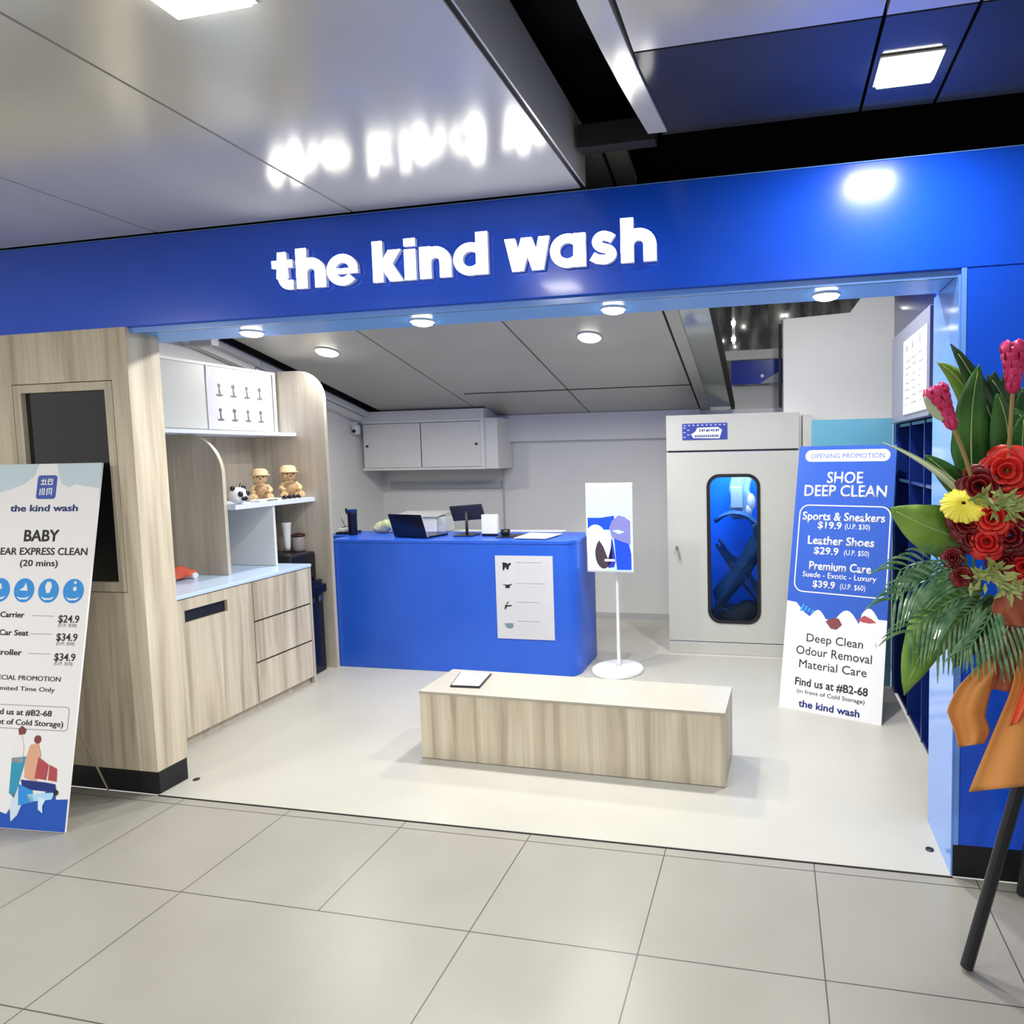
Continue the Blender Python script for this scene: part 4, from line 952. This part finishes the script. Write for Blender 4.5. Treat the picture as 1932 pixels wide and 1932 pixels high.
dp([(.375, .22), (.44, .20), (.45, .32), (.43, .37), (.39, .36), (.37, .29)], PRINTSKIN)
dp(circ(.425, .385, .018, 14), PRINTBRN, y=-.002)
dp([(.43, .22), (.49, .215), (.495, .28), (.44, .31)], PRINTRED, y=-.0022)
dp([(.50, .215), (.545, .21), (.54, .265), (.50, .28)], PRINTRED)
dp([(.36, .21), (.49, .205), (.54, .20), (.55, .165), (.42, .17), (.37, .185)], PRINTDB, y=-.0024)
dp(circ(.548, .165, .012, 12), PRINTK, y=-.0028)
dp([(.35, .19), (.42, .18), (.44, .12), (.36, .10)], PRINTAZ, y=-.002)
dp([(.40, .15), (.54, .165), (.53, .135), (.42, .12)], mat('printed light cyan', (.40, .68, .92), .5), y=-.002)
dp([(.46, .14), (.50, .135), (.485, .105), (.49, .075), (.465, .09)], mat('printed pale cyan', (.60, .80, .95), .5), y=-.0022)
strut(lb_, LW, LH, .184, (.08, .93), mat('bronze rod', (.30, .26, .22), .3, metal=.8), .50)

# ================================================================ FLOWER STAND
fs = thing('flower_stand', 'tall congratulatory flower arrangement on a black tripod at the right edge', 'flower stand', (.20, -.36, 0))
FY = -.45
apex = Vector((.21, -.36, 1.05))
for k, ft_ in enumerate((Vector((-.075, -.46, .012)), Vector((.215, -.065, .012)), Vector((.50, -.50, .012)))):
    d = (apex - ft_)
    build('leg', MB().tube([ft_, ft_ + d * .5, ft_ + d * .98], [.019, .019, .016], 12), PLBLK, fs, smooth=False)
build('foam_holder', MB().lathe([(.05, 0), (.09, .03), (.11, .12), (.10, .24), (.04, .34), (.001, .35)], (.14, -.34, 1.04), 20), LEAFD, fs, smooth=True)
def bez(a, b, c, n):
    a, b, c = Vector(a), Vector(b), Vector(c); return [a * (1 - t) ** 2 + b * 2 * t * (1 - t) + c * t * t for t in [i / n for i in range(n + 1)]]
def leaf(P, wdt, m, fold=.25, wave=0., face=Vector((0, -1, 0)), name='leaf', rib=True, tw=0.):
    n = len(P) - 1; rows = []; mids = []
    for i, p in enumerate(P):
        t = i / n; d = (P[min(i + 1, n)] - P[max(i - 1, 0)]).normalized(); f = face - d * face.dot(d); f.normalize()
        s = d.cross(f).normalized(); 
        if tw: q = Matrix.Rotation(tw * t, 3, d); s = q @ s; f = q @ f
        w_ = wdt * .58 * (math.sin(PI * min(1, t * .93 + .07) ** .8) ** .75) if t < .999 else .0008
        row = []
        for k in (-1, -.5, 0, .5, 1):
            row.append(p + s * w_ * k - f * (-fold) * w_ * abs(k) * -1 + f * wave * math.sin(i * 1.9 + k * 2) * abs(k))
        rows.append(row); mids.append(p + f * .0015)
    o = build(name, MB().grid(rows), m, fs, solid=.0012, smooth=True)
    if rib: build('midrib', MB().tube(mids[:-1], [.0028 * (1 - .7 * i / n) for i in range(n)], 5), RIB, o, smooth=True)
    return o
def A(x, y, dy=0.): return aty(x, y, FY + dy)
def pl3(a, b, c, n=14): return bez(A(*a), A(*b), A(*c), n)
leaf(pl3((1838, 930, .05), (1822, 790, -.02), (1848, 688, -.03)), .085, LEAF, wave=.003)
leaf(pl3((1900, 950, .06), (1895, 780, .02), (1793, 648, .0)), .07, LEAFD, wave=.003)
leaf(pl3((1870, 880, .08), (1845, 720, .06), (1768, 684, .02)), .062, LEAFY)
leaf(pl3((1868, 985, .04), (1800, 880, -.05), (1664, 834, -.06)), .055, LEAFP, tw=.6, face=Vector((0, -.7, .7)))
leaf(pl3((1850, 960, .05), (1800, 900, .0), (1745, 858, -.02)), .06, LEAF)
leaf(pl3((1840, 1020, .04), (1770, 1010, -.06), (1678, 958, -.04)), .13, LEAFY, wave=.004)
leaf(pl3((1850, 1090, .04), (1760, 1150, -.08), (1706, 1312, -.05)), .13, LEAFY, wave=.004)
leaf(pl3((1880, 930, .07), (1880, 790, .04), (1876, 700, .02)), .08, LEAFD)
leaf(pl3((1925, 930, .07), (1930, 780, .02), (1862, 706, .02)), .085, LEAFD, wave=.003)
leaf(pl3((1900, 900, .02), (1912, 800, -.02), (1880, 742, -.03)), .08, LEAF)
leaf(pl3((1960, 950, .06), (1950, 800, .02), (1930, 730, .02)), .10, LEAFD)
leaf(pl3((1935, 950, .0), (1975, 850, -.02), (1915, 770, -.02)), .09, LEAF)
leaf(pl3((1865, 940, .08), (1850, 800, .06), (1838, 705, .05)), .09, LEAFD)
leaf(pl3((1915, 940, .09), (1915, 800, .08), (1900, 690, .07)), .10, LEAFD)
leaf(pl3((1930, 960, .03), (1925, 860, -.02), (1932, 780, -.03)), .09, LEAF)
leaf(pl3((1990, 960, .06), (2030, 800, .02), (2080, 700, .02)), .10, LEAF)
leaf(pl3((2020, 1000, .04), (2120, 930, .02), (2200, 900, .0)), .12, LEAFY)
leaf(pl3((2010, 1080, .04), (2100, 1150, -.04), (2150, 1290, -.04)), .12, LEAF)
leaf(pl3((1880, 1130, .05), (1830, 1200, -.02), (1800, 1260, .02)), .09, LEAFD)
for a, b, c in (((1840, 900), (1835, 830), (1800, 800)), ((1895, 1130), (1860, 1190), (1870, 1215)), ((1960, 1120), (1970, 1200), (2000, 1230)), ((1830, 1080), (1790, 1100), (1760, 1150))):
    leaf(bez(A(*a, .10), A(*b, .06), A(*c, .05), 10), .09, LEAFD)
# palm fronds
def frond(a, b, c, n, ln, m=PALM, side=(1, -1), dy=.0, droop=.35):
    n = int(n * .72); ln *= 1.3
    P = bez(A(*a, dy), A(*b, dy - .05), A(*c, dy - .06), n); mb = MB()
    mb.tube(P, [.004 * (1 - .8 * i / n) for i in range(n + 1)], 5)
    for i in range(1, n + 1):
        d = (P[i] - P[i - 1]).normalized()
        for s in side:
            perp = d.cross(Vector((0, -1, 0))) * s
            L = ln * (1 - .45 * i / n) * random.uniform(.85, 1.1)
            q0 = P[i]; dd = (d * .9 + perp * .75).normalized()
            q1 = q0 + dd * L * .55 + Vector((0, -.01, .01)); q2 = q0 + dd * L + Vector((0, -.015, -droop * L))
            B = bez(q0, q1, q2, 6); rows = []
            for j, p in enumerate(B):
                t = j / 6; w_ = .0042 * math.sin(PI * min(.98, t * .9 + .1)) + .0004
                e = (B[min(j + 1, 6)] - B[max(j - 1, 0)]).normalized(); sd = e.cross(Vector((0, -1, .2))).normalized()
                rows.append([p - sd * w_, p + Vector((0, -.0015, 0)), p + sd * w_])
            mb.grid(rows)
    return build('palm_frond', mb, m, fs, solid=.0008)
frond((1850, 1100), (1780, 1030), (1700, 1075), 16, .12, side=(1, -1))
frond((1850, 1110), (1770, 1060), (1690, 1130), 16, .12, side=(1, -1), dy=-.02)
frond((1850, 1120), (1790, 1120), (1720, 1190), 14, .13, side=(1, -1))
frond((1860, 1130), (1830, 1150), (1770, 1210), 14, .12, side=(1, -1), dy=.02)
frond((1880, 1130), (1870, 1170), (1830, 1220), 12, .10, side=(1, -1), dy=-.02)
frond((1920, 1120), (1910, 1170), (1880, 1230), 12, .10, side=(1, -1))
frond((1990, 1100), (2060, 1060), (2150, 1120), 14, .12)
# roses
def rose(x, y, rpx, m, dy=-.06, n=5, name='rose', tilt=(0, 0)):
    c = A(x, y, dy); r = rpx / 600.; mb = MB()
    ax = (Vector((CX, CY, CZ)) - c).normalized(); ax = (ax + Vector((tilt[0], 0, tilt[1]))).normalized()
    s = ax.cross(Vector((0, 0, 1))).normalized(); u_ = s.cross(ax).normalized()
    for ring, (rr, cnt, lift) in enumerate(((.30, 3, .75), (.55, 4, .62), (.80, 5, .38), (1.0, 6, .10))):
        for k in range(cnt):
            a0 = 2 * PI * k / cnt + ring * .7 + random.uniform(-.15, .15); sp = 2 * PI / cnt * .72
            rows = []
            for i in range(6):
                t = i / 5; row = []
                for j in range(7):
                    q = (j / 6 - .5) * 2; a = a0 + q * sp * (.35 + .65 * math.sin(PI * (t * .75 + .1)))
                    rad = r * rr * (.12 + .88 * t) * (1 - .10 * q * q * t)
                    hgt = r * (lift * t * (1.5 - .55 * t) - .25 * (1 - t)) - (r * .16 * t ** 4 * rr) + .05 * r * math.sin(3 * q + k) * t
                    row.append(c + (s * math.cos(a) + u_ * math.sin(a)) * rad + ax * hgt)
                rows.append(row)
            mb.grid(rows)
    return build(name, mb, m, fs, solid=.0015, smooth=True)
for x, y, r, m, dy in ((1848, 918, 40, ROSED, -.05), (1900, 888, 46, ROSE, -.05), (1826, 985, 36, ROSED, -.05), (1872, 978, 38, ROSE, -.09), (1862, 1022, 34, ROSE, -.08), (1905, 1010, 38, ROSED, -.08), (1838, 1015, 30, ROSED, -.06),
                    (1797, 1052, 20, ROSED, -.06), (1814, 1087, 20, ROSED, -.07), (1930, 1070, 34, ROSE, -.06), (1890, 950, 34, ROSED, -.03), (1950, 950, 44, ROSE, -.06), (1990, 1020, 42, ROSED, -.06), (2020, 930, 40, ROSE, -.03), (1895, 1062, 30, ROSED, -.05), (1935, 905, 34, ROSED, -.04)):
    rose(x, y, r, m, dy)
# yellow gerbera
c = A(1818, 950, -.09); mb = MB(); ax = Vector((-.15, -.75, .65)).normalized(); s = ax.cross(Vector((0, 0, 1))).normalized(); u_ = s.cross(ax)
for k in range(26):
    a = 2 * PI * k / 26; rr = .062 * (1 if k % 2 else .93); d = s * math.cos(a) + u_ * math.sin(a); p = s * -math.sin(a) + u_ * math.cos(a)
    mb.grid([[c + d * rr * t + p * w_ * q + ax * (.004 * (1 - abs(q)) - .012 * t * t) for q in (-1, 0, 1)] for t, w_ in ((.1, .002), (.4, .008), (.75, .0095), (.95, .007), (1, .002))])
build('gerbera', mb, YEL, fs, solid=.001, smooth=True)
c2 = A(1990, 985, -.10)
# torch gingers
def ginger(base, mid, tip, r, dy, bud=None):
    P = bez(A(*base, dy + .03), A(*mid, dy), A(*tip, dy), 10); f = build('ginger_stem', MB().tube(P, .006, 8), mat('stem pink green', (.30, .22, .08), .5), fs, smooth=True)
    d = (P[-1] - P[-3]).normalized(); c = P[-1]; s = d.cross(Vector((0, -1, 0))).normalized(); u_ = s.cross(d).normalized(); mb = MB()
    for ring in range(6):
        h0 = ring * r * .55 - r * 1.2; rr = r * (.34 + .13 * ring)
        for k in range(6):
            a = 2 * PI * k / 6 + ring * .52; e = s * math.cos(a) + u_ * math.sin(a); pp = s * -math.sin(a) + u_ * math.cos(a)
            mb.grid([[c + d * (h0 + r * 1.25 * t) + e * (rr * (.35 + .65 * math.sin(PI * (.15 + .7 * t))) + (.12 * r if t > .9 else 0)) + pp * w_ * r * q for q in (-1, 0, 1)] for t, w_ in ((0, .12), (.3, .36), (.6, .40), (.85, .26), (1, .05))])
    build('ginger_flower', mb, PINK, f, solid=.0015, smooth=True)
    mb = MB()
    for k in range(7):
        a = 2 * PI * k / 7; e = s * math.cos(a) + u_ * math.sin(a)
        mb.ell(c + d * r * 2.5 + e * r * .55, r * .2, 8, 6)
    build('ginger_tip', mb, PINKL, f, smooth=True)
ginger((1840, 930), (1822, 850), (1788, 785), .034, -.08)
ginger((1900, 900), (1908, 800), (1912, 712), .036, -.08)
leaf(pl3((1785, 790, -.09), (1765, 770, -.10), (1742, 748, -.10), 8), .034, LEAFP, rib=False, name='bud_leaf')
ginger((1990, 900), (2010, 780), (2000, 690), .030, -.02)
# lime sprigs
def sprig(x, y, n, L, dy=-.12):
    c = A(x, y, dy); mb = MB()
    for k in range(n):
        a = random.uniform(0, 2 * PI); d = Vector((math.cos(a), -.5 + random.uniform(-.3, .3), math.sin(a))).normalized(); l_ = L * random.uniform(.5, 1)
        e = d.cross(Vector((0, -1, .1))).normalized() * .006
        q = c + Vector((random.uniform(-.02, .02), 0, random.uniform(-.02, .02)))
        mb.grid([[q - e * .3, q + e * .3], [q + d * l_ * .5 - e, q + d * l_ * .5 + e], [q + d * l_ - e * .1, q + d * l_ + e * .1]])
    build('sprig', mb, SPRIG, fs, solid=.001)
for x, y, n, L in ((1888, 948, 26, .055), (1915, 960, 22, .05), (1880, 1085, 26, .06), (1905, 1110, 22, .05), (1860, 940, 16, .04), (1845, 1100, 16, .05), (1960, 1000, 20, .05)): sprig(x, y, n, L)
# ribbon and paper wrap
def drape(Lp, Rp, m, dy0, amp, fr_, name, n=18, solid=.002):
    def samp(pl, t):
        k = t * (len(pl) - 1); i = min(int(k), len(pl) - 2); f = k - i
        return (pl[i][0] * (1 - f) + pl[i + 1][0] * f, pl[i][1] * (1 - f) + pl[i + 1][1] * f)
    rows = []
    for i in range(n + 1):
        t = i / n; a = samp(Lp, t); b = samp(Rp, t); row = []
        for j in range(15):
            q = j / 14; row.append(A(a[0] * (1 - q) + b[0] * q, a[1] * (1 - q) + b[1] * q, dy0 + amp * math.sin(q * PI * fr_ + .5 * t) * (.4 + .6 * t)))
        rows.append(row)
    return build(name, MB().grid(rows), m, fs, solid=solid, smooth=True)
drape([(1905, 1150), (1895, 1185), (1850, 1205), (1848, 1245)], [(1990, 1150), (1990, 1190), (1985, 1240), (1970, 1250)], WRAPD, -.02, .02, 4, 'ribbon_bow')
drape([(1875, 1215), (1845, 1255), (1805, 1300), (1786, 1340), (1803, 1385), (1808, 1410)], [(1915, 1215), (1905, 1260), (1870, 1300), (1858, 1350), (1868, 1380), (1858, 1402)], WRAP, -.01, .02, 2.2, 'paper_tail')
drape([(1905, 1230), (1880, 1250), (1872, 1300)], [(1945, 1225), (1945, 1260), (1930, 1310)], WRAPD, -.04, .012, 3, 'ribbon_tail')
drape([(1925, 1230), (1905, 1310), (1875, 1380), (1850, 1440), (1828, 1494)], [(1985, 1230), (1990, 1310), (1985, 1380), (1985, 1440), (1985, 1478)], WRAP, -.05, .015, 3, 'paper_tail')
drape([(1940, 1235), (1930, 1290), (1905, 1370)], [(1975, 1235), (1965, 1290), (1925, 1360)], WRAPR, -.075, .01, 2, 'paper_lining')
drape([(1880, 1120), (1870, 1150), (1895, 1180)], [(1950, 1110), (1950, 1150), (1960, 1185)], WRAPD, -.06, .015, 3, 'ribbon_loop')
drape([(1985, 1210), (2010, 1300), (2040, 1400)], [(2030, 1210), (2070, 1300), (2110, 1380)], WRAP, -.02, .02, 2.2, 'paper_tail')
build('collar', MB().lathe([(.03, 0), (.045, .04), (.10, .12), (.085, .13), (.03, .06)], (.19, -.36, .88), 20), PLBLK, fs, smooth=True)
build('crossbar_plate', MB().prism([(1 * .075, .66), (.36, .67), (.30, .60), (.18, .57)], 'y', -.40, -.375), PLBLK, fs)
